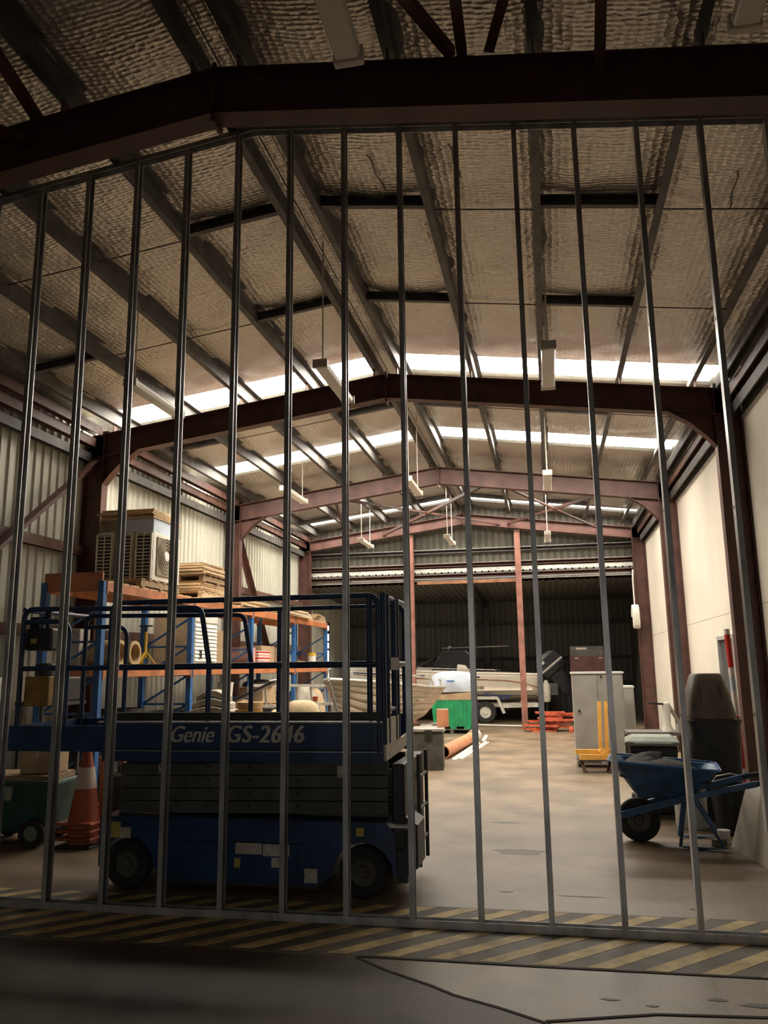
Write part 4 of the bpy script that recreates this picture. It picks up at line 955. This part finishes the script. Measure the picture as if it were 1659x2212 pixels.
# ------------------------------------------------------------------ green bulk bin, pipe, barriers
pallet((-2.5, 21.5, 0), 'grey timber pallet under the green bulk bin', L=1.1, D=1.1, mt='lift_grey')
gb = thing('bulk_bin', 'bright green plastic bulk bin with tan cardboard sleeve on a pallet', 'bulk bin', (-2.5, 21.5, .123))
b = MB(); b.loft([[(-.47,-.47,.06),(.47,-.47,.06),(.47,.47,.06),(-.47,.47,.06)], [(-.52,-.52,.72),(.52,-.52,.72),(.52,.52,.72),(-.52,.52,.72)]]); b.build('bin_body', 'green_bin', gb)
for x in (-.32, -.1, .12, .34):
    b = MB(); b.bar((x*.92, -.48, .08), (x, -.53, .71), .06, .02, upv=(0,1,0)); b.build('rib', 'green_bin', gb)
b = MB()
for x in (-.4, -.05, .3): b.bx(x, x+.16, -.47, .47, 0, .06)
b.build('bin_feet', 'green_bin', gb)
b = MB(); b.loft([[(-.53,-.53,.72),(.53,-.53,.72),(.53,.53,.72),(-.53,.53,.72)], [(-.55,-.55,.84),(.55,-.56,.92),(.55,.55,.9),(-.55,.55,.86)]]); b.build('cardboard_sleeve', 'cardboard', gb)
bg_ = thing('plastic_liner', 'whitish plastic liner bag bulging out of the green bulk bin', 'liner bag', (-2.5, 21.5, 1.045))
b = MB(); rg = []
for j, (z, k) in enumerate(((0, .50), (.12, .53), (.3, .54), (.42, .5), (.47, .4), (.44, .2), (.43, .02))):
    rg.append([(k*max(-1, min(1, 1.35*math.cos(a)))*(1+.03*math.sin(7*a+j)), k*max(-1, min(1, 1.35*math.sin(a)))*(1+.03*math.sin(5*a+2*j)), z-.05*math.cos(2*a)*(j in (3, 4))) for a in [2*math.pi*i/28 for i in range(28)]])
b.loft(rg); b.build('liner_bag', 'pale_blue', bg_, smooth=True)
b = MB(); b.bx(-.1, .1, -.575, -.56, .26, .29); b.build('bag_print', 'rack_blue', bg_)
pp = thing('orange_pipe', 'orange drain pipe with a white socket lying on the floor before the dinghy trailer', 'pipe', (-2.0, 15.35, 0), -.07)
b = MB(); n = 22; vs = []
b.lathe([(.10, 0), (.12, 0), (.12, 3.6), (.10, 3.6), (.10, 0)], 24, (0, 0, .12), 'y', False); b.build('pipe_barrel', 'pipe_orange', pp, smooth=True)
b = MB(); b.lathe([(.122, 3.3), (.135, 3.3), (.135, 3.75), (.122, 3.75), (.122, 3.3)], 24, (0, 0, .135), 'y', False); b.build('pipe_socket', 'white_plastic', pp, smooth=True)
b = MB(); b.lathe([(0, 1.0), (.099, 1.0), (.099, 1.03), (0, 1.03)], 20, (0, 0, .12), 'y'); b.build('pipe_bore', 'black_plastic', pp)
for i, (x, y, r_) in enumerate(((-1.78, 15.1, -.05), (-1.68, 15.25, -.075), (-1.55, 18.9, .02))):
    b = MB(); b.bx(-.035, .035, 0, 3.4 if i < 2 else 1.5, 0, .025); b.bx(-.035, -.03, 0, 3.4 if i < 2 else 1.5, .025, .045); tag(b.build('white_batten', 'white_plastic', None, loc=(x, y, 0), rz=r_), ('long white batten lying right against the orange pipe', 'long white batten lying a hand away from the orange pipe', 'short white batten lying past the socket of the orange pipe')[i], 'batten', 'white battens by the orange pipe')
b = MB(); b.tube([(-3.0, 24.0, .03), (-1.9, 23.6, .04), (-.6, 23.1, .05)], .022, 8); tag(b.build('white_tube', 'white_plastic', None), 'thin white tube lying on the floor before the boat trailer wheel', 'tube')
rnd = random.Random(4)
for i in range(11):
    t = thing('plastic_barrier', nth(i, 11)+' orange red plastic barrier section in the heap by the boat stern', 'barrier', (-.05+.3*rnd.uniform(-1, 1), 22.05+.2*rnd.uniform(-1, 1), .0+.045*i), rnd.uniform(-.5, .5), 'orange barrier sections in the heap')
    l = rnd.uniform(.6, .95)
    b = MB(); b.bx(-l/2, l/2, -.16, -.10, 0, .042); b.bx(-l/2, l/2, .10, .16, 0, .042); b.build('rail', 'barrier_red', t)
    for x in (-.9, -.3, .3, .9):
        b = MB(); b.bx(x*l/2-.035, x*l/2+.035, -.10, .10, .004, .038); b.build('bar', 'barrier_red', t)
b = MB(); b.box((0,0,.06), (.12,.12,.12)); b.box((0,0,.13), (.06,.06,.04)); tag(b.build('barrier_foot', 'barrier_red', None, loc=(.47, 21.6, 0), bevel=.015), 'small red plastic barrier foot alone on the floor', 'barrier foot')

# ------------------------------------------------------------------ lockers, stand, bench by the white wall
lk = thing('steel_locker', 'tall grey steel locker standing on the floor toward the white wall', 'locker', (.80, 14.3, 0), .0)
b = MB(); b.bx(-.43, .40, 0, .5, .06, 1.53); b.build('locker_body', 'locker_grey', lk, bevel=.008)
b = MB(); b.bx(-.45, .42, -.02, .52, 1.53, 1.56); b.build('locker_top', 'white_plastic', lk)
for x0, x1 in ((-.42, -.03), (.05, .39)):
    b = MB(); b.bx(x0, x1, -.018, .0, .1, 1.5); d_ = b.build('locker_door', 'locker_grey', lk, bevel=.004)
    b = MB(); b.cyl((x0+.08, -.02, .92), (x0+.08, -.05, .92), .02, n=10); b.build('lock', 'dark_metal', d_)
b = MB(); b.cyl((.16, -.018, 1.42), (.16, -.04, 1.42), .022, n=10); b.cyl((.05, -.018, 1.48), (.05, -.03, 1.48), .018, n=10); b.build('vent_cap', 'dark_metal', lk)
for x in (-.4, .34):
    b = MB(); b.bx(x, x+.05, .02, .48, 0, .06); b.build('foot', 'dark_metal', lk)
l2 = thing('low_cabinet', 'shorter grey cabinet behind the tall locker', 'cabinet', (1.15, 15.2, 0))
b = MB(); b.bx(-.3, .3, 0, .5, 0, 1.27); b.build('cabinet_body', 'locker_grey', l2, bevel=.008)
b = MB(); b.bx(-.31, .31, -.01, .51, 1.27, 1.30); b.build('cabinet_top', 'white_plastic', l2)
b = MB(); b.bx(-.28, .28, -.015, .0, .05, 1.22); b.build('cabinet_door', 'locker_grey', l2)
sd = thing('timber_stand', 'yellow orange timber stand with twin uprights in front of the locker', 'stand', (.62, 13.75, 0), .08)
for x in (.14, .24):
    b = MB(); b.bar((x-.02, .03, .26), (x+.02, .12, 1.09), .055, .05, upv=(0,1,0)); b.build('upright', 'stand_yellow', sd)
for y, z in ((.08, .30), (-.12, .24)):
    b = MB(); b.bx(-.27+.04*(y < 0), .32, y-.03, y+.03, z-.04, z+.04); b.build('base_rail', 'stand_yellow', sd)
b = MB(); b.cyl((.14, -.02, .31), (.14, -.12, .33), .06, .05, 14); b.build('pivot_knob', 'stand_yellow', sd, smooth=True)
b = MB(); b.bx(-.24, .32, -.16, .12, .18, .20); b.build('tray', 'dark_metal', sd)
for x, y in ((-.2, -.1), (.28, -.1), (-.2, .1), (.28, .1)):
    b = MB(); b.bar((x, y, .18), (x+.06*(1 if x < 0 else -1), y-.05, 0), .04, .05, upv=(0,1,0)); b.build('leg', 'red_steel', sd)
wbn = thing('work_bench', 'cluttered grey work bench behind the wheelie bin near the white wall', 'bench', (1.45, 13.0, 0))
b = MB(); b.bx(-.35, .55, 0, .6, .62, .67); b.build('bench_top', 'lift_grey', wbn)
for x in (-.32, .5):
    for y in (.03, .55):
        b = MB(); b.bx(x-.02, x+.02, y-.02, y+.02, 0, .62); b.build('leg', 'dark_metal', wbn)
b = MB(); b.bx(-.3, .1, .05, .5, 0.02, .5); tag(b.build('dark_crate', 'black_plastic', None, loc=(1.45, 13.0, 0), bevel=.02), 'dark plastic crate under the work bench', 'crate')
vc = thing('bench_vice', 'cream painted bench tool with a black handle on the work bench', 'bench tool', (1.72, 13.2, .671), .3)
b = MB(); b.lathe([(0,0),(.09,0),(.08,.04),(.05,.1),(.06,.35),(.05,.42),(0,.43)], 16); b.build('tool_body', 'letter_cream', vc, smooth=True)
b = MB(); b.bar((.02, 0, .4), (-.28, 0, .42), .03, .03); b.build('tool_handle', 'black_plastic', vc)
b = MB(); b.bar((.04, 0, .38), (.22, .05, .1), .04, .04); b.bx(.17, .27, 0, .1, 0, .1); b.build('tool_arm', 'locker_grey', vc)
hr = thing('hose_coil', 'white hose coil hung on the end wall column', 'hose', (2.30, 22.26, 2.92))
b = MB()
b.tube([(.02*math.sin(.1*i), -.02+.012*(i//24), .34*math.sin(2*math.pi*i/24)-.0) if False else (.03*(i/24)-.06, .14*math.cos(2*math.pi*i/24), .29*math.sin(2*math.pi*i/24)) for i in range(24*5+1)], .03, 8); b.build('coil', 'white_plastic', hr, smooth=True)
b = MB(); b.tube([(0, -.02, .28), (0, -.02, 1.0), (.02, .0, 1.25)], .02, 8); b.build('hose_drop', 'white_plastic', hr)
b = MB(); b.bx(-.05, .06, -.02, .21, .2, .24); b.build('hook', 'dark_metal', hr)

# ------------------------------------------------------------------ wheelbarrow
wbw = thing('wheelbarrow', 'blue steel wheelbarrow full of dark soil on the concrete floor', 'wheelbarrow', (.66, 8.55, 0), -.12)
def trayring(z, x0, x1, hw, r=.08):
    pts = []
    for cx_, cy_, a0 in ((x1-r, hw-r, 0), (x0+r, hw-r, 1), (x0+r, -hw+r, 2), (x1-r, -hw+r, 3)):
        for k in range(4):
            a = (a0+k/3)*math.pi/2; pts.append((cx_+r*math.cos(a), cy_+r*math.sin(a), z+.0))
    return pts
def slope(rg, k): return [(x, y, z-k*(x)) for x, y, z in rg]
b = MB(); b.loft([slope(trayring(.43, .16, .60, .2), 0), slope(trayring(.47, .10, .66, .24), 0), slope(trayring(.76, -.10, .86, .34, .1), .07), slope(trayring(.765, -.12, .88, .36, .1), .07), slope(trayring(.755, -.09, .85, .33, .1), .07), slope(trayring(.49, .12, .64, .22), 0)]); tr_ = b.build('tray', 'barrow_blue', wbw, smooth=True)
b = MB(); b.tube([Vector(q) for q in slope(trayring(.765, -.12, .88, .36, .1), .07)], .013, 6, True); b.build('rim', 'rack_blue', tr_)
b = MB(); rnd = random.Random(5); rg = []
for j in range(8):
    t_ = j/7; k = math.cos(t_*math.pi/2)**.7 if j < 7 else .02
    rg.append([(.38+(x-.38)*k, y*k, (.62-.05*x)+.17*math.sin(t_*math.pi/2)*(1+.3*math.sin(5*x+3*y))) for x, y, z in trayring(0, -.03, .80, .29, .1)])
b.loft(rg); so = b.build('soil_load', 'soil', wbw, smooth=True)
wheel('wheel', wbw, (.12, 0, .2), .2, .1, 'rubber', 'dark_metal')
for s_ in (-1, 1):
    b = MB(); b.bar((-.06, s_*.09, .24), (.62, s_*.24, .46), .045, .06); b.bar((.6, s_*.236, .455), (1.18, s_*.30, .60), .045, .05); b.build('shaft', 'barrow_blue', wbw)
    b = MB(); b.cyl((1.1, s_*.29, .585), (1.28, s_*.31, .62), .024, n=10); b.build('grip', 'black_plastic', wbw)
    b = MB(); b.tube([(.55, s_*.22, .42), (.48, s_*.25, .02), (.62, s_*.27, .012), (.86, s_*.27, .02), (.62, s_*.24, .45)], .016, 8); b.build('leg', 'barrow_blue', wbw)
b = MB(); b.bar((.58, -.23, .2), (.58, .23, .2), .02, .02); b.bar((.2, .0, .43), (.55, .0, .40), .1, .03); b.build('cross_brace', 'barrow_blue', wbw)
b = MB(); b.cyl((.12, -.12, .2), (.12, .12, .2), .012); b.bar((-.06, -.1, .24), (-.06, .1, .24), .03, .05); b.build('axle', 'dark_metal', wbw)

# bins behind the barrow
wbi = thing('wheelie_bin', 'dark wheelie bin with pale green lid behind the wheelbarrow', 'wheelie bin', (1.12, 10.0, 0), -.08)
b = MB(); b.loft([[(-.2,-.22,.03),(.2,-.22,.03),(.2,.2,.03),(-.2,.2,.03)], [(-.26,-.29,.78),(.26,-.29,.78),(.26,.27,.78),(-.26,.27,.78)]]); b.build('bin_body', 'black_plastic', wbi, bevel=.03)
b = MB(); b.loft([[(-.31,-.34,.78),(.29,-.34,.78),(.29,.3,.78),(-.31,.3,.78)], [(-.31,-.34,.82),(.29,-.34,.82),(.29,.3,.82),(-.31,.3,.82)], [(-.22,-.24,.87),(.2,-.24,.87),(.2,.2,.87),(-.22,.2,.87)]]); li = b.build('lid', 'lid_green', wbi, bevel=.02)
b = MB(); b.bx(-.2, .2, -.37, -.33, .79, .815); b.build('lid_lip', 'lid_green', li)
for x in (-.24, .24):
    b = MB(); b.lathe([(0,-.025),(.1,-.025),(.1,.025),(0,.025)], 18, (x, .22, .1), 'x'); b.build('wheel', 'rubber', wbi)
bt1 = thing('black_tub', 'large black plastic tub standing beside the wheelie bin', 'tub', (1.76, 9.85, 0))
b = MB(); b.loft([trayring(.0, -.22, .22, .22, .07), trayring(.95, -.27, .26, .27, .08), trayring(1.06, -.29, .27, .28, .08), trayring(1.06, -.25, .23, .24, .08), trayring(1.03, -.25, .23, .24, .08)]); b.build('tub_body', 'black_plastic', bt1, smooth=True)
b = MB(); b.tube([Vector(q) for q in trayring(1.06, -.29, .27, .28, .08)], .014, 6, True); b.build('tub_rim', 'black_plastic', bt1)
bt2 = thing('brown_tub', 'dark brown tapered tub upturned on the black tub', 'tub', (1.74, 9.85, 1.075))
b = MB(); b.loft([trayring(.0, -.26, .25, .26, .08), trayring(.03, -.26, .25, .26, .08), trayring(.26, -.23, .21, .22, .08), trayring(.47, -.17, .15, .17, .07), trayring(.49, -.15, .13, .15, .07)]); b.build('tub_body', 'brown_tub', bt2, smooth=True)
b = MB(); b.bx(-.1, -.06, -.235, -.22, .05, .4); b.bx(.1, .13, -.235, -.22, .05, .4); b.build('tub_rib', 'brown_tub', bt2)
wd = thing('white_drum', 'white plastic drum behind the wheelbarrow handles', 'drum', (1.38, 9.3, 0))
b = MB(); b.lathe([(0,0),(.15,0),(.16,.02),(.165,.40),(.175,.41),(.175,.46),(.155,.46),(.15,.42),(0,.42)], 24); b.build('drum_body', 'white_plastic', wd, smooth=True)
b = MB(); b.lathe([(.166,.3),(.172,.3),(.172,.33),(.166,.33),(.166,.3)], 24, caps=False); b.build('drum_hoop', 'white_plastic', wd)
bd = thing('black_bucket', 'round black bin beside the white drum and the leaning board', 'bin', (1.72, 9.02, 0))
b = MB(); b.lathe([(0,0),(.15,0),(.18,.46),(.19,.46),(.19,.48),(.165,.48),(.145,.05),(0,.04)], 24); b.build('bin_body', 'black_plastic', bd, smooth=True)
b = MB(); b.tube([(-.18,0,.46),(-.13,-.1,.56),(0,-.12,.59),(.13,-.1,.56),(.18,0,.46)], .008, 6); b.build('bin_handle', 'alu', bd)
lbd = MB(); lbd.loft([[(0,0,0),(.14,-.95,0),(.14+.018,-.95,0),(.018,0,0)], [(.20,.05,.56),(.40,-1.0,.62),(.42,-1.0,.62),(.22,.05,.56)]]); lb_o = tag(lbd.build('leaning_board', 'white_wall', None, loc=(1.57, 8.38, 0)), 'white board leaning at a slant beside the black bin', 'board')
rs = MB(); rs.bx(2.0, 2.3, 7.3, 8.45, 0, .5); tag(rs.build('low_crate', 'lift_grey', None), 'grey crate behind the leaning white board', 'crate')
for (x, y, lab) in ((1.55, 8.56, 'white tin on the floor at the foot of the leaning board'), ):
    t = thing('white_tin', lab, 'tin', (x, y, 0))
    b = MB(); b.lathe([(0,0),(.055,0),(.055,.1),(.06,.1),(.06,.115),(0,.12)], 18); b.build('tin_body', 'white_plastic', t, smooth=True)
    b = MB(); b.tube([(-.055,0,.1),(-.04,-.05,.05),(.04,-.05,.05),(.055,0,.1)], .004, 6); b.build('tin_handle', 'alu', t)
b = MB(); b.bx(-.06, .06, -.035, .035, 0, .07); br = tag(b.build('brick', 'brown_tub', None, loc=(1.47, 8.38, 0), rz=.5, bevel=.006), 'single brown brick on the floor before the leaning board', 'brick')
# striped pole against the column beyond
sp = thing('striped_pole', 'red and white striped pole leaning against the column by the dark door', 'pole', (2.33, 11.42, 0))
segs_ = [('red_plastic', .0, .25), ('white_plastic', .25, .35), ('red_plastic', .35, 1.0), ('white_plastic', 1.0, 1.32), ('pale_blue', 1.32, 1.5), ('white_plastic', 1.5, 1.62), ('red_plastic', 1.62, 2.05), ('white_plastic', 2.05, 2.12)]
for mt, a, c in segs_:
    b = MB(); b.cyl((.05-.05*a/2, 0, a), (.05-.05*c/2, 0, c), .038, n=14); b.build('pole_section', mt, sp)
b = MB(); b.bx(XR-.55, XR-.02, 11.5, 11.75, 0, .02)

# ------------------------------------------------------------------ left of the lift: green bin, cones, crate, carton
gb2 = thing('green_trolley_bin', 'dark green wheeled bin by the cream wall beyond the lift end', 'wheeled bin', (-5.35, 7.55, 0), .1)
b = MB(); b.loft([[(-.38,-.1,.12),(.42,-.1,.12),(.42,.45,.12),(-.38,.45,.12)], [(-.48,-.16,.60),(.47,-.16,.60),(.47,.5,.60),(-.48,.5,.60)]]); b.build('bin_body', 'dark_green', gb2, bevel=.03)
b = MB(); b.bx(-.5, .49, -.19, -.15, .57, .62); b.bx(-.5, .49, .49, .53, .57, .62); b.build('bin_rim', 'dark_green', gb2)
for x in (-.18, .05): 
    b = MB(); b.prism([(x-.05, .58), (x+.05, .58), (x+.03, .44), (x-.03, .44)], 'y', -.18, -.13); b.build('rim_gusset', 'lid_green', gb2)
for x, y in ((-.25, -.14), (.3, -.14), (-.25, .42), (.3, .42)): wheel('wheel', gb2, (x, y, .13), .13, .07, 'rubber', 'lid_green')
b = MB(); b.bx(-.4, .42, -.1, .45, .60, .66); b.build('bin_lid', 'timber_dark', gb2)
carton((-5.15, 7.75, .665), (.36, .3, .26), 'cardboard', 'tan carton with a pale print on the green wheeled bin', .05)
cs = thing('cone_stack', 'stack of orange traffic cones with white collars by the lift', 'traffic cones', (-4.58, 7.6, 0))
for k in range(4):
    z = .07*k
    b = MB(); b.bx(-.19, .19, -.19, .19, z, z+.03); c_ = b.build('cone_base', 'cone_orange' if k else 'black_plastic', cs, bevel=.02)
    b = MB(); b.lathe([(.15, z+.03), (.035, z+.72), (.02, z+.72), (.02, z+.7)] , 22); b.build('cone_body', 'cone_orange', cs, smooth=True)
b = MB(); b.lathe([(.106, .54), (.075, .74), (.074, .74), (.104, .54), (.106, .54)], 22, caps=False); b.build('white_collar', 'cone_white', cs, smooth=True)
b = MB(); b.lathe([(.036, .92), (.05, .925), (.05, .98), (0, .99)], 16); b.build('red_cap', 'red_plastic', cs, smooth=True)
oc = thing('orange_crate', 'orange steel stillage holding dark bottles behind the cone stack', 'stillage', (-4.38, 8.15, 0))
b = MB()
for x in (-.22, .22):
    for y in (-.2, .2): b.bx(x-.02, x+.02, y-.02, y+.02, 0, .8)
b.build('crate_post', 'rack_orange', oc)
b = MB(); b.bx(-.26, .26, -.24, .24, .76, .80); b.build('crate_top', 'rack_orange', oc)
b = MB(); b.bx(-.2, .2, -.18, .18, .0, .6); b.build('crate_fill', 'dark_metal', oc)
carton((-4.40, 8.1, .801), (.2, .18, .12), 'white_plastic', 'small white carton on the orange stillage', .1, tape=False)
# white louvred boxes at the far left by the wall
b = MB()
wv = thing('white_vent_box', 'white slatted vent box by the cream wall', 'vent box', (-6.6, 8.6, 0))
b.bx(-.2, .15, -.3, .3, 0, 1.62); b.build('vent_casing', 'white_plastic', wv)
for i in range(9):
    b = MB(); b.box((0, -.31, .85+.08*i), (.3, .012, .05), Matrix.Rotation(.4, 3, 'X')); b.build('slat', 'white_plastic', wv)
# tall dark gear beyond the left end of the lift
dm = thing('site_pump', 'dark engine pump unit on a tall frame behind the control end of the lift', 'pump', (-5.75, 8.7, 0))
for x in (-.25, .25):
    for y in (-.2, .2):
        b = MB(); b.bar((x, y, 0), (x, y, 1.3), .04, .04, upv=(0,1,0)); b.build('frame_leg', 'dark_metal', dm)
b = MB(); b.bx(-.3, .3, -.25, .25, 1.3, 1.34); b.build('frame_top', 'dark_metal', dm)
b = MB(); b.bx(-.2, .25, -.2, .2, 1.34, 1.62); b.cyl((-.1, 0, 1.62), (-.1, 0, 1.78), .12); b.build('engine_block', 'black_plastic', dm, bevel=.02)
b = MB(); b.bx(-.18, -.1, -.21, -.2, 1.4, 1.46); b.build('engine_plate', 'alu', dm)
